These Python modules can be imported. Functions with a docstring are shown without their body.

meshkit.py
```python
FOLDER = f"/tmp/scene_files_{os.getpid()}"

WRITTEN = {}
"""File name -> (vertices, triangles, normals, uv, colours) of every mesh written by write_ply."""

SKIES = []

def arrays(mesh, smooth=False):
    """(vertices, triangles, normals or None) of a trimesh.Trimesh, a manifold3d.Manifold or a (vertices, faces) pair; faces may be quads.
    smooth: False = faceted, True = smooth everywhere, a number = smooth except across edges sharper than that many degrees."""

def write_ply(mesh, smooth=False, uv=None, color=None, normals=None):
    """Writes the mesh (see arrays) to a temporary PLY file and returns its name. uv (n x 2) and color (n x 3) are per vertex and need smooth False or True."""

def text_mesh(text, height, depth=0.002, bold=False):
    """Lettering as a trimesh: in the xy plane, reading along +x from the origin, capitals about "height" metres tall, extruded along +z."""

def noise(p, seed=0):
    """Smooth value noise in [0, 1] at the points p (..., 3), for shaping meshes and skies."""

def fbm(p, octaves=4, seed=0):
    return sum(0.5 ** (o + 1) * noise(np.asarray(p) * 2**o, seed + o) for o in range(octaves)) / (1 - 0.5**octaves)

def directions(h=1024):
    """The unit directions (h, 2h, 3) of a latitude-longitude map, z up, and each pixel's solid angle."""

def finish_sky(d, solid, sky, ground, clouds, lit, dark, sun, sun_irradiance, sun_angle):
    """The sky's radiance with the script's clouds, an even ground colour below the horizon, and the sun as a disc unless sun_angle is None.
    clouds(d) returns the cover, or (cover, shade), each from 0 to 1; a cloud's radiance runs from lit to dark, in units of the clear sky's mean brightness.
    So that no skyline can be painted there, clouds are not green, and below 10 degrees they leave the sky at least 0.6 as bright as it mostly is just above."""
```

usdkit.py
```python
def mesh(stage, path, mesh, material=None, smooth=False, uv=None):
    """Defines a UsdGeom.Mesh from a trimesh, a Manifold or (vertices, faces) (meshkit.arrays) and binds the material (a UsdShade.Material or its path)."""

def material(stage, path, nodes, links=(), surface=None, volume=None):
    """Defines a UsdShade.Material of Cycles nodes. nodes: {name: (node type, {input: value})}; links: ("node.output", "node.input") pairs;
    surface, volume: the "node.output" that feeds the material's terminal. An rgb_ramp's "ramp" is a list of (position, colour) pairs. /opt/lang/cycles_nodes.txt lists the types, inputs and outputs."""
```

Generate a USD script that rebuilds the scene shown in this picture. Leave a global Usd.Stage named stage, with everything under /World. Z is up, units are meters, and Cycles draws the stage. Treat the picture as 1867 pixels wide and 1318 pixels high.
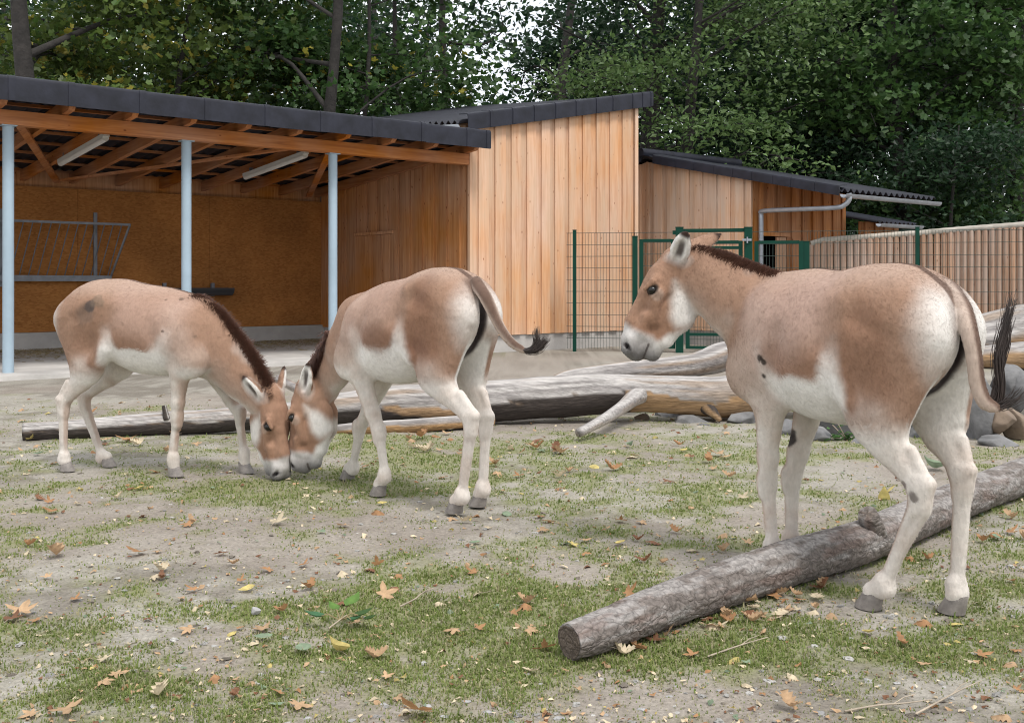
import math, random
import numpy as np
import trimesh
import usdkit
from meshkit import noise, fbm
from pxr import Usd, UsdGeom, UsdLux, UsdShade, Sdf, Gf, Vt

stage = Usd.Stage.CreateInMemory()
UsdGeom.SetStageUpAxis(stage, UsdGeom.Tokens.z)
UsdGeom.SetStageMetersPerUnit(stage, 1.0)
world = UsdGeom.Xform.Define(stage, '/World')
stage.SetDefaultPrim(world.GetPrim())
UsdGeom.Scope.Define(stage, '/World/Looks')
T = Sdf.ValueTypeNames

# ---------------------------------------------------------------- camera, sky, sun
CAMH, FPX, CX, HZ = 1.15, 1950.0, 933.5, 518.0       # eye height (m), focal length, principal column and horizon row of the picture
cam = UsdGeom.Camera.Define(stage, '/World/camera')
cam.CreateHorizontalApertureAttr(36.0)
cam.CreateVerticalApertureAttr(36.0 * 722 / 1024)
cam.CreateFocalLengthAttr(36.0 * FPX / 1867)
cam.CreateVerticalApertureOffsetAttr(-(659 - HZ) / 1867 * 36.0)
cam.CreateHorizontalApertureOffsetAttr(0.0)
cam.CreateClippingRangeAttr(Gf.Vec2f(0.05, 1000))
cam.CreateExposureAttr(EXPOSURE := 1.05)
cam.AddTranslateOp().Set(Gf.Vec3d(0, 0, CAMH))
cam.AddRotateXOp().Set(90.0)

SUN = np.array([0.30, -0.50, 1.0]); SUN /= np.linalg.norm(SUN)     # towards the sun: high, behind the camera
SUN_EL, SUN_ROT = math.asin(SUN[2]), math.atan2(SUN[0], SUN[1])
sky_mat = usdkit.material(stage, '/World/Looks/sky', {
    'tc': ('texture_coordinate', {}),
    'sky': ('sky_texture', {'sky_type': 'single_scattering', 'sun_disc': False, 'sun_elevation': SUN_EL, 'sun_rotation': SUN_ROT}),
    'n': ('noise_texture', {'scale': 2.2, 'detail': 5.0, 'roughness': 0.6}),
    'r': ('rgb_ramp', {'ramp': [(0.30, (0.72, 0.72, 0.72)), (0.62, (1, 1, 1))]}),
    'cl': ('mix_color', {'blend_type': 'mix', 'fac': 0.5, 'a': (6.8, 7.1, 7.6), 'b': (11.0, 11.1, 11.3), 'use_clamp': False}),
    'mx': ('mix_color', {'blend_type': 'mix', 'use_clamp': False}),
    'bg': ('background_shader', {'strength': 0.08})},
    [('tc.generated', 'n.vector'), ('n.fac', 'r.fac'), ('n.fac', 'cl.fac'), ('r.color', 'mx.fac'), ('sky.color', 'mx.a'), ('cl.result', 'mx.b'), ('mx.result', 'bg.color')],
    surface='bg.background')
dome = UsdLux.DomeLight.Define(stage, '/World/sky')
dome.CreateIntensityAttr(1.0)
UsdShade.MaterialBindingAPI.Apply(dome.GetPrim()).Bind(sky_mat)
dome.GetPrim().SetCustomDataByKey('kind', 'structure')
sun = UsdLux.DistantLight.Define(stage, '/World/sun')
sun.CreateIntensityAttr(0.40)
sun.CreateAngleAttr(16.0)
sun.CreateColorAttr(Gf.Vec3f(1.0, 0.965, 0.92))
sun.GetPrim().CreateAttribute('inputs:normalize', T.Bool).Set(True)
_z = Gf.Vec3d(*map(float, SUN))
sun.AddTransformOp().Set(Gf.Matrix4d().SetRotate(Gf.Rotation(Gf.Vec3d(0, 0, 1), _z)))

# ---------------------------------------------------------------- helpers
def ray(px, py, Y):
    """The point at depth Y that the picture shows at (px, py) of 1867 x 1318."""
    return np.array([(px - CX) / FPX * Y, Y, CAMH - (py - HZ) / FPX * Y])
def ground_at(px, py):
    return ray(px, py, CAMH * FPX / (py - HZ))

used = {}
def path_for(name, parent='/World'):
    key = (str(parent), name)
    n = used.get(key, 0); used[key] = n + 1
    return f'{parent}/{name}' + (f'_{n:03d}' if n else '')
def tag(prim, label=None, category=None, group=None, kind=None):
    prim = prim.GetPrim() if hasattr(prim, 'GetPrim') else prim
    for k, v in (('label', label), ('category', category), ('group', group), ('kind', kind)):
        if v: prim.SetCustomDataByKey(k, v)
    return prim
def thing(name, label, category, loc=(0, 0, 0), rotz=0.0, group=None, scale=None):
    x = UsdGeom.Xform.Define(stage, path_for(name))
    x.AddTranslateOp().Set(Gf.Vec3d(*map(float, loc)))
    if rotz: x.AddRotateZOp().Set(float(rotz))
    if scale is not None: x.AddScaleOp().Set(Gf.Vec3f(*map(float, scale)))
    tag(x, label, category, group)
    return x.GetPath()
def obj(name, mesh, mat, parent='/World', smooth=False, colors=None, origin=None, kind=None):
    """One Mesh prim. mesh: (v, f) or a list of them, in world coordinates; origin is the world position of the parent."""
    if isinstance(mesh, list): mesh = cat(mesh)
    v = np.asarray(mesh[0], float); f = np.asarray(mesh[1])
    if origin is not None: v = v - np.asarray(origin)
    if colors is not None and smooth: smooth = True
    p = path_for(name, parent)
    m = usdkit.mesh(stage, p, (v, f), M[mat], smooth=smooth)
    if colors is not None:
        UsdGeom.PrimvarsAPI(m).CreatePrimvar('tint', T.Color3fArray, 'vertex').Set(Vt.Vec3fArray.FromNumpy(np.asarray(colors, np.float32)))
    if kind: m.GetPrim().SetCustomDataByKey('kind', kind)
    return m.GetPrim()
def cat(parts):
    vs, fs, n = [], [], 0
    for v, f in parts:
        f = np.asarray(f)
        if f.shape[1] == 4: f = np.vstack([f[:, [0, 1, 2]], f[:, [0, 2, 3]]])
        vs.append(np.asarray(v, float)); fs.append(f + n); n += len(v)
    return np.vstack(vs), np.vstack(fs)
BOXF = np.array([[0, 3, 2, 1], [4, 5, 6, 7], [0, 1, 5, 4], [1, 2, 6, 5], [2, 3, 7, 6], [3, 0, 4, 7]])
BOXT = np.vstack([BOXF[:, [0, 1, 2]], BOXF[:, [0, 2, 3]]])
def hexa(c):
    return np.asarray(c, float), BOXT
def box(x0, x1, y0, y1, z0, z1):
    return hexa([(x0, y0, z0), (x1, y0, z0), (x1, y1, z0), (x0, y1, z0), (x0, y0, z1), (x1, y0, z1), (x1, y1, z1), (x0, y1, z1)])
def bar(a, b, w, h, up=(0, 0, 1)):
    """A rectangular bar from a to b: w across, h along up."""
    a, b = np.asarray(a, float), np.asarray(b, float)
    d = (b - a) / np.linalg.norm(b - a)
    s = np.cross(d, up); s /= np.linalg.norm(s); t = np.cross(s, d)
    o = [(-w / 2, -h / 2), (w / 2, -h / 2), (w / 2, h / 2), (-w / 2, h / 2)]
    v = np.array([p + s * i + t * j for p in (a, b) for i, j in o])
    f = v[[0, 1, 2, 3, 4, 5, 6, 7]]
    m = trimesh.Trimesh(f, BOXT, process=False)
    if m.volume < 0: return f, BOXT[:, ::-1]
    return f, BOXT
def tube(pts, rad, n=10, cap=True, wobble=0.0, seed=0, squash=None):
    """A tapering tube along points; parallel-transported rings."""
    P = np.asarray(pts, float); R = np.broadcast_to(np.asarray(rad, float), (len(P),))
    tang = np.gradient(P, axis=0); tang /= np.linalg.norm(tang, axis=1, keepdims=True)
    a = np.cross(tang[0], (0.13, 0.21, 0.97)); 
    if np.linalg.norm(a) < 0.1: a = np.cross(tang[0], (0.97, 0.2, 0.1))
    a /= np.linalg.norm(a)
    ang = np.arange(n) / n * 2 * np.pi
    rings = []
    for i in range(len(P)):
        a = a - tang[i] * (a @ tang[i]); a /= np.linalg.norm(a)
        b = np.cross(tang[i], a)
        rings.append(P[i] + R[i] * (np.cos(ang)[:, None] * a + np.sin(ang)[:, None] * b))
    v = np.vstack(rings)
    if wobble:
        c = np.repeat(P, n, 0); dv = v - c
        k = 1 + wobble * (fbm(v * 2.2 / max(R.max(), 1e-3) * 0.35, 4, seed) - 0.5) * 2
        v = c + dv * k[:, None]
    i = np.arange(len(P) - 1)[:, None] * n; j = np.arange(n)[None]; j2 = (j + 1) % n
    q = np.stack([i + j, i + j2, i + n + j2, i + n + j], -1).reshape(-1, 4)
    f = np.vstack([q[:, [0, 1, 2]], q[:, [0, 2, 3]]])
    if cap:
        k = len(v); v = np.vstack([v, P[0], P[-1]]); e = (len(P) - 1) * n
        f = np.vstack([f] + [[[k, (x + 1) % n, x], [k + 1, e + x, e + (x + 1) % n]] for x in range(n)])
    return v, f
def spline(pts, n):
    """Catmull-Rom through rows of numbers."""
    P = np.asarray(pts, float); P = np.vstack([2 * P[0] - P[1], P, 2 * P[-1] - P[-2]])
    out = []
    for u in np.linspace(0, len(P) - 3 - 1e-9, n):
        i = int(u); t = u - i; a, b, c, d = P[i:i + 4]
        out.append(0.5 * (2 * b + (c - a) * t + (2 * a - 5 * b + 4 * c - d) * t * t + (3 * b - 3 * c + d - a) * t ** 3))
    return np.array(out)
def prism(poly, z0, z1):
    """An upright prism on a convex outline (counter-clockwise xy)."""
    n = len(poly); v = np.vstack([np.c_[poly, np.full(n, z0)], np.c_[poly, np.full(n, z1)]])
    f = [[i, (i + 1) % n, n + (i + 1) % n] for i in range(n)] + [[i, n + (i + 1) % n, n + i] for i in range(n)]
    f += [[0, i + 1, i] for i in range(1, n - 1)] + [[n, n + i, n + i + 1] for i in range(1, n - 1)]
    return v, np.array(f)
def dup(src, name, loc, rotz=0.0, tilt=(0, 0), scale=1.0, label=None, category=None, group=None):
    """One more copy of a class prim as a thing of its own."""
    x = UsdGeom.Xform.Define(stage, path_for(name))
    x.AddTranslateOp().Set(Gf.Vec3d(*map(float, loc)))
    x.AddRotateXYZOp().Set(Gf.Vec3f(float(tilt[0]), float(tilt[1]), float(rotz)))
    x.AddScaleOp().Set(Gf.Vec3f(*([float(scale)] * 3 if np.ndim(scale) == 0 else map(float, scale))))
    x.GetPrim().GetReferences().AddInternalReference(src)
    x.GetPrim().SetInstanceable(True)
    tag(x, label, category, group)
    return x.GetPrim()
# ---------------------------------------------------------------- materials
M = {}
def mat(name, nodes, links, surface='p.BSDF'):
    M[name] = usdkit.material(stage, f'/World/Looks/{name}', nodes, links, surface=surface)
def plain(name, color, rough=0.6, var=0.15, scale=6.0, bump=0.0, metal=0.0, bscale=None, spec=0.5):
    c0 = tuple(x * (1 - var) for x in color); c1 = tuple(min(1, x * (1 + var)) for x in color)
    nodes = {'g': ('geometry', {}), 'n': ('noise_texture', {'scale': scale, 'detail': 6.0, 'roughness': 0.65}),
             'r': ('rgb_ramp', {'ramp': [(0.3, c0), (0.7, c1)]}), 'p': ('principled_bsdf', {'roughness': rough, 'metallic': metal, 'specular_ior_level': spec})}
    links = [('g.position', 'n.vector'), ('n.fac', 'r.fac'), ('r.color', 'p.base_color')]
    if bump:
        nodes['n2'] = ('noise_texture', {'scale': bscale or scale * 6, 'detail': 5.0, 'roughness': 0.6})
        nodes['b'] = ('bump', {'strength': 0.8, 'distance': bump})
        links += [('g.position', 'n2.vector'), ('n2.fac', 'b.height'), ('b.normal', 'p.normal')]
    mat(name, nodes, links)
def wood(name, ramp, rotz, stretch, knots=True, rough=0.75, grime=None):
    """Sawn timber: grain stretched along one axis of the frame turned by rotz; every board its own cut and tone."""
    nodes = {
        'g': ('geometry', {}), 'o': ('object_info', {}),
        'off': ('vector_math', {'math_type': 'scale', 'vector1': (37.0, 53.0, 71.0)}),
        'add': ('vector_math', {'math_type': 'add'}),
        'm': ('mapping', {'mapping_type': 'point', 'rotation': (0, 0, -rotz), 'scale': (1, 1, 1)}),
        'm2': ('mapping', {'mapping_type': 'point', 'scale': stretch}),
        'n': ('noise_texture', {'scale': 1.0, 'detail': 7.0, 'roughness': 0.62, 'distortion': 0.6}),
        'r': ('rgb_ramp', {'ramp': ramp}),
        'tn': ('map_range', {'from_min': 0.0, 'from_max': 1.0, 'to_min': 0.85, 'to_max': 1.10}),
        'hs': ('hsv', {'hue': 0.5, 'saturation': 1.0, 'value': 1.0}),
        'big': ('noise_texture', {'scale': 0.9, 'detail': 4.0}),
        'hr': ('map_range', {'from_min': 0.3, 'from_max': 0.7, 'to_min': 0.8, 'to_max': 1.12}),
        'b': ('bump', {'strength': 0.45, 'distance': 0.004}),
        'p': ('principled_bsdf', {'roughness': rough, 'specular_ior_level': 0.25})}
    links = [('o.random', 'off.scale'), ('g.position', 'm.vector'), ('m.vector', 'add.vector1'), ('off.vector', 'add.vector2'), ('add.vector', 'm2.vector'), ('m2.vector', 'n.vector'),
             ('n.fac', 'r.fac'), ('o.random', 'tn.value'), ('tn.result', 'hs.value'), ('g.position', 'big.vector'), ('big.fac', 'hr.value'), ('hr.result', 'hs.saturation'), ('r.color', 'hs.color'),
             ('n.fac', 'b.height'), ('b.normal', 'p.normal')]
    last = 'hs.color'
    if knots:
        ks = tuple(max(4.0, s * 0.36) for s in stretch)
        nodes |= {'mk': ('mapping', {'mapping_type': 'point', 'scale': ks}), 'vk': ('voronoi_texture', {'scale': 1.0, 'randomness': 1.0}),
                  'kr': ('rgb_ramp', {'ramp': [(0.05, (1, 1, 1)), (0.11, (0, 0, 0))]}), 'kc': ('mix_color', {'blend_type': 'multiply', 'b': (0.42, 0.27, 0.17)})}
        links += [('add.vector', 'mk.vector'), ('mk.vector', 'vk.vector'), ('vk.distance', 'kr.fac'), ('kr.color', 'kc.fac'), (last, 'kc.a')]
        last = 'kc.result'
    if grime:
        nodes |= {'gs': ('separate_xyz', {}), 'gn': ('noise_texture', {'scale': 1.6, 'detail': 5.0}), 'gr': ('rgb_ramp', {'ramp': [(0.42, (0, 0, 0)), (0.7, (0.75, 0.75, 0.75))]}),
                  'gm': ('mix_color', {'blend_type': 'mix', 'b': grime}), 'gmp': ('mapping', {'scale': (3.0, 3.0, 0.55)})}
        links += [('add.vector', 'gmp.vector'), ('gmp.vector', 'gn.vector'), ('gn.fac', 'gr.fac'), ('gr.color', 'gm.fac'), (last, 'gm.a')]
        last = 'gm.result'
    links.append((last, 'p.base_color'))
    mat(name, nodes, links)
A39 = math.radians(39.0)
wood('plank_wood', [(0.28, (0.44, 0.225, 0.115)), (0.5, (0.55, 0.31, 0.175)), (0.72, (0.62, 0.385, 0.24))], A39, (22, 22, 1.1), grime=(0.50, 0.36, 0.25))
wood('plank_wood_pale', [(0.28, (0.48, 0.28, 0.17)), (0.5, (0.58, 0.37, 0.24)), (0.72, (0.65, 0.45, 0.315))], A39, (22, 22, 1.1), grime=(0.52, 0.42, 0.34))
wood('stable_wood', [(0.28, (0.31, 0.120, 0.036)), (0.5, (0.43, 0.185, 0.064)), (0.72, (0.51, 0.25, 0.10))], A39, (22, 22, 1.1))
wood('beam_wood', [(0.28, (0.235, 0.080, 0.024)), (0.5, (0.34, 0.125, 0.038)), (0.72, (0.43, 0.18, 0.060))], A39, (1.1, 20, 20))
wood('rafter_wood', [(0.28, (0.28, 0.095, 0.028)), (0.5, (0.40, 0.15, 0.047)), (0.72, (0.49, 0.21, 0.072))], A39, (20, 1.1, 20))
wood('pole_wood', [(0.26, (0.23, 0.12, 0.07)), (0.5, (0.37, 0.22, 0.14)), (0.74, (0.48, 0.33, 0.235))], 0.0, (26, 26, 1.0), grime=(0.36, 0.29, 0.25))
wood('rail_wood', [(0.28, (0.27, 0.24, 0.20)), (0.72, (0.46, 0.42, 0.36))], 0.0, (1.2, 22, 22), knots=False)
mat('strand_board', {
    'g': ('geometry', {}), 'm': ('mapping', {'rotation': (0, 0, -A39), 'scale': (20, 20, 52)}), 'nd': ('noise_texture', {'scale': 3.0, 'detail': 3.0}),
    'ad': ('vector_math', {'math_type': 'add'}), 'v': ('voronoi_texture', {'scale': 1.0}), 'bw': ('rgb_to_bw', {}),
    'r': ('rgb_ramp', {'ramp': [(0.1, (0.30, 0.118, 0.030)), (0.45, (0.36, 0.148, 0.040)), (0.8, (0.42, 0.182, 0.054))]}),
    'big': ('noise_texture', {'scale': 1.1, 'detail': 4.0}), 'br': ('rgb_ramp', {'ramp': [(0.35, (0.72, 0.72, 0.72)), (0.65, (1, 1, 1))]}), 'mu': ('mix_color', {'blend_type': 'multiply', 'fac': 1.0}),
    'b': ('bump', {'strength': 0.4, 'distance': 0.003}), 'p': ('principled_bsdf', {'roughness': 0.8, 'specular_ior_level': 0.2})},
    [('g.position', 'm.vector'), ('g.position', 'nd.vector'), ('m.vector', 'ad.vector1'), ('nd.color', 'ad.vector2'), ('ad.vector', 'v.vector'), ('v.color', 'bw.color'), ('bw.val', 'r.fac'),
     ('g.position', 'big.vector'), ('big.fac', 'br.fac'), ('r.color', 'mu.a'), ('br.color', 'mu.b'), ('mu.result', 'p.base_color'), ('bw.val', 'b.height'), ('b.normal', 'p.normal')])
plain('roof_black', (0.014, 0.015, 0.023), rough=0.55, var=0.45, scale=4.0, bump=0.002, bscale=40, spec=0.28)
plain('roof_sheet', (0.018, 0.019, 0.026), rough=0.6, var=0.3, scale=3.0, bump=0.002, bscale=30, spec=0.3)
plain('post_paint', (0.29, 0.375, 0.44), rough=0.45, var=0.1, scale=2.5, bump=0.001, bscale=60)
plain('concrete', (0.38, 0.37, 0.35), rough=0.9, var=0.22, scale=2.0, bump=0.004, bscale=40)
plain('plinth', (0.36, 0.34, 0.32), rough=0.9, var=0.2, scale=1.6, bump=0.004, bscale=30)
plain('slab', (0.43, 0.41, 0.385), rough=0.9, var=0.25, scale=1.3, bump=0.004, bscale=30)
plain('zinc', (0.30, 0.32, 0.35), rough=0.42, var=0.2, scale=5.0, metal=0.6)
plain('steel', (0.17, 0.18, 0.20), rough=0.5, var=0.25, scale=6.0, metal=0.5)
plain('trough_plastic', (0.030, 0.030, 0.033), rough=0.5, var=0.2)
plain('lamp_plastic', (0.62, 0.62, 0.60), rough=0.35, var=0.06)
plain('green_paint', (0.0025, 0.036, 0.023), rough=0.5, var=0.15, scale=4.0, spec=0.16)
plain('wire', (0.020, 0.040, 0.033), rough=0.45, var=0.2, scale=8.0)
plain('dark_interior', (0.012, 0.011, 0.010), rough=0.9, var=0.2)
plain('hoof', (0.185, 0.165, 0.150), rough=0.6, var=0.35, scale=30.0, bump=0.001, bscale=120)
plain('eye', (0.006, 0.005, 0.004), rough=0.12, var=0.1, spec=0.4)
plain('mane_hair', (0.075, 0.030, 0.017), rough=0.6, var=0.4, scale=25.0)
plain('tail_hair', (0.030, 0.020, 0.017), rough=0.55, var=0.4, scale=25.0)
plain('rock', (0.135, 0.133, 0.133), rough=0.9, var=0.5, scale=5.0, bump=0.012, bscale=16)
plain('rock_brown', (0.16, 0.118, 0.085), rough=0.9, var=0.38, scale=5.0, bump=0.012, bscale=16)
plain('pebble', (0.27, 0.265, 0.26), rough=0.85, var=0.3, scale=9.0, bump=0.002, bscale=60)
plain('straw', (0.20, 0.155, 0.075), rough=0.8, var=0.35, scale=20.0)
plain('twig', (0.30, 0.25, 0.19), rough=0.8, var=0.3, scale=20.0)
plain('tree_bark', (0.022, 0.019, 0.017), rough=0.95, var=0.5, scale=5.0, bump=0.03, bscale=12)
def tinted(name, rough=0.8, bump=0.0, bscale=40.0, translucent=0.0, nscale=9.0, var=(0.8, 1.18), spec=0.3, stretch=(1, 1, 1), sheen=0.0):
    """The colour each vertex carries, broken up by noise."""
    nodes = {'a': ('attribute', {'attribute': 'tint'}), 'g': ('geometry', {}), 'm': ('mapping', {'scale': stretch}), 'n': ('noise_texture', {'scale': nscale, 'detail': 6.0, 'roughness': 0.7}),
             'r': ('rgb_ramp', {'ramp': [(0.28, (var[0],) * 3), (0.72, (min(var[1], 1.3),) * 3)]}), 'mu': ('mix_color', {'blend_type': 'multiply', 'fac': 1.0, 'use_clamp': False}),
             'p': ('principled_bsdf', {'roughness': rough, 'specular_ior_level': spec, 'sheen_weight': sheen, 'sheen_roughness': 0.5})}
    links = [('g.position', 'm.vector'), ('m.vector', 'n.vector'), ('n.fac', 'r.fac'), ('a.color', 'mu.a'), ('r.color', 'mu.b'), ('mu.result', 'p.base_color')]
    if bump:
        nodes |= {'n2': ('noise_texture', {'scale': bscale, 'detail': 5.0, 'roughness': 0.65}), 'b': ('bump', {'strength': 0.8, 'distance': bump})}
        links += [('m.vector', 'n2.vector'), ('n2.fac', 'b.height'), ('b.normal', 'p.normal')]
    if translucent:
        nodes |= {'t': ('translucent_bsdf', {}), 'x': ('mix_closure', {'fac': translucent})}
        links += [('mu.result', 't.color'), ('p.BSDF', 'x.closure1'), ('t.BSDF', 'x.closure2')]
        mat(name, nodes, links, 'x.closure')
    else:
        mat(name, nodes, links)
tinted('foliage', rough=0.5, translucent=0.42, nscale=0.8, var=(0.75, 1.25), spec=0.35)
tinted('grass_blade', rough=0.6, translucent=0.3, nscale=3.0, var=(0.75, 1.2))
tinted('dry_leaf', rough=0.7, translucent=0.25, nscale=30.0, var=(0.7, 1.2))
tinted('coat', rough=0.9, bump=0.0026, bscale=120.0, nscale=85.0, var=(0.87, 1.10), spec=0.12, sheen=0.06, stretch=(0.8, 0.8, 0.38))
tinted('weathered_wood', rough=0.85, bump=0.012, bscale=60.0, nscale=55.0, var=(0.42, 1.25), stretch=(0.09, 1, 1))
mat('bark', {
    'a': ('attribute', {'attribute': 'tint'}), 'g': ('geometry', {}), 'm': ('mapping', {'rotation': (0, 0, -0.78), 'scale': (16, 34, 34)}), 'nd': ('noise_texture', {'scale': 14.0, 'detail': 4.0}),
    'sc': ('vector_math', {'math_type': 'scale', 'scale': 2.4}), 'ad': ('vector_math', {'math_type': 'add'}), 'v': ('voronoi_texture', {'scale': 1.0, 'feature': 'distance_to_edge'}),
    'n': ('noise_texture', {'scale': 48.0, 'detail': 6.0, 'roughness': 0.7}), 'r': ('rgb_ramp', {'ramp': [(0.28, (0.60,) * 3), (0.72, (1.25,) * 3)]}), 'cr': ('rgb_ramp', {'ramp': [(0.0, (0.32,) * 3), (0.10, (1.0,) * 3)]}),
    'mu': ('mix_color', {'blend_type': 'multiply', 'fac': 1.0, 'use_clamp': False}), 'm2': ('mix_color', {'blend_type': 'multiply', 'fac': 0.5, 'use_clamp': False}),
    'mn': ('math', {'math_type': 'minimum', 'value2': 0.22}), 'su': ('math', {'math_type': 'multiply_add', 'value2': 3.0}), 'b': ('bump', {'strength': 0.7, 'distance': 0.008}), 'p': ('principled_bsdf', {'roughness': 0.92, 'specular_ior_level': 0.2})},
    [('g.position', 'm.vector'), ('g.position', 'nd.vector'), ('nd.color', 'sc.vector1'), ('m.vector', 'ad.vector1'), ('sc.vector', 'ad.vector2'), ('ad.vector', 'v.vector'), ('g.position', 'n.vector'), ('n.fac', 'r.fac'), ('v.distance', 'cr.fac'),
     ('a.color', 'mu.a'), ('r.color', 'mu.b'), ('mu.result', 'm2.a'), ('cr.color', 'm2.b'), ('m2.result', 'p.base_color'), ('v.distance', 'mn.value1'), ('mn.value', 'su.value1'), ('n.fac', 'su.value3'), ('su.value', 'b.height'), ('b.normal', 'p.normal')])
tinted('soil', rough=0.95, bump=0.012, bscale=40.0, nscale=70.0, var=(0.62, 1.28), spec=0.15)
# ---------------------------------------------------------------- buildings: one frame turned by 39 degrees, p along the fronts, q to the back
U2, N2 = np.array([math.cos(A39), math.sin(A39)]), np.array([-math.sin(A39), math.cos(A39)])
F0 = np.array([-0.71, 17.78])
def W3(p, q, z):
    a = F0 + p * U2 + q * N2
    return (a[0], a[1], z)
def lbox(p0, p1, q0, q1, z0, z1, z1b=None, z0b=None, slope='p'):
    """A box in the building frame; z1b: the top's height at the far end along p (or q)."""
    z1b = z1 if z1b is None else z1b; z0b = z0 if z0b is None else z0b
    if slope == 'p': lo, hi = (z0, z0b, z0b, z0), (z1, z1b, z1b, z1)
    else: lo, hi = (z0, z0, z0b, z0b), (z1, z1, z1b, z1b)
    c = [(p0, q0), (p1, q0), (p1, q1), (p0, q1)]
    return hexa([W3(*a, z) for a, z in zip(c, lo)] + [W3(*a, z) for a, z in zip(c, hi)])
def corrugated(p0, p1, q0, q1, zf, wave=0.177, amp=0.026, along='q', thick=0.012, n=9):
    """A corrugated sheet over p0..p1, q0..q1; zf(p, q) is its height, the waves run down the slope (along)."""
    def ax(a, b, fine): 
        k = max(2, int(abs(b - a) / (wave / 8)) + 1) if fine else 2
        return np.linspace(a, b, k)
    P, Q = ax(p0, p1, along == 'q'), ax(q0, q1, along == 'p')
    pp, qq = np.meshgrid(P, Q, indexing='ij')
    w = pp if along == 'q' else qq
    z = zf(pp, qq) + amp * np.sin(w / wave * 2 * np.pi)
    a = F0 + pp[..., None] * U2 + qq[..., None] * N2
    top = np.concatenate([a, z[..., None]], -1).reshape(-1, 3); bot = top - [0, 0, thick]
    m, k = len(P), len(Q); i = (np.arange(m - 1)[:, None] * k + np.arange(k - 1)[None]).ravel()
    q4 = np.stack([i, i + k, i + k + 1, i + 1], 1)
    f = np.vstack([q4[:, [0, 1, 2]], q4[:, [0, 2, 3]]]); N = len(top)
    edge = np.r_[np.arange(k), (np.arange(1, m) * k + k - 1), (m - 1) * k + np.arange(k - 2, -1, -1), np.arange(m - 2, 0, -1) * k]
    e2 = np.roll(edge, -1); s = np.stack([edge, edge + N, e2 + N, e2], 1)
    return np.vstack([top, bot]), np.vstack([f, f[:, ::-1] + N, s[:, [0, 1, 2]], s[:, [0, 2, 3]]])
rng = np.random.default_rng(7)

# --- the open shelter
QB = 4.9                                                       # back wall
shelter = thing('open_shelter', 'open timber shelter on pale blue posts with dark roof left of the barn', 'shelter', W3(-6, 2, 0), 0)
O = W3(-6, 2, 0)
S = lambda name, mesh, mat, parent=None, **k: obj(name, mesh, mat, parent or shelter, origin=O, **k)
for p in (-2.57 - 4.57, -4.855, -2.57, -9.43):
    a = W3(p, 0, 0)
    post = S('post', tube([(a[0], a[1], 0.05), (a[0], a[1], 1.0), (a[0], a[1], 2.0), (a[0], a[1], 3.11)], 0.067, 20), 'post_paint', smooth=40)
    S('head_plate', lbox(p - 0.09, p + 0.09, -0.075, 0.075, 3.108, 3.120), 'post_paint', post.GetPath())
S('front_beam', lbox(-12, -0.04, -0.075, 0.075, 3.122, 3.30), 'beam_wood')
rz = lambda q: 3.302 - 0.082 * q                                # underside of the rafters
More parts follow.
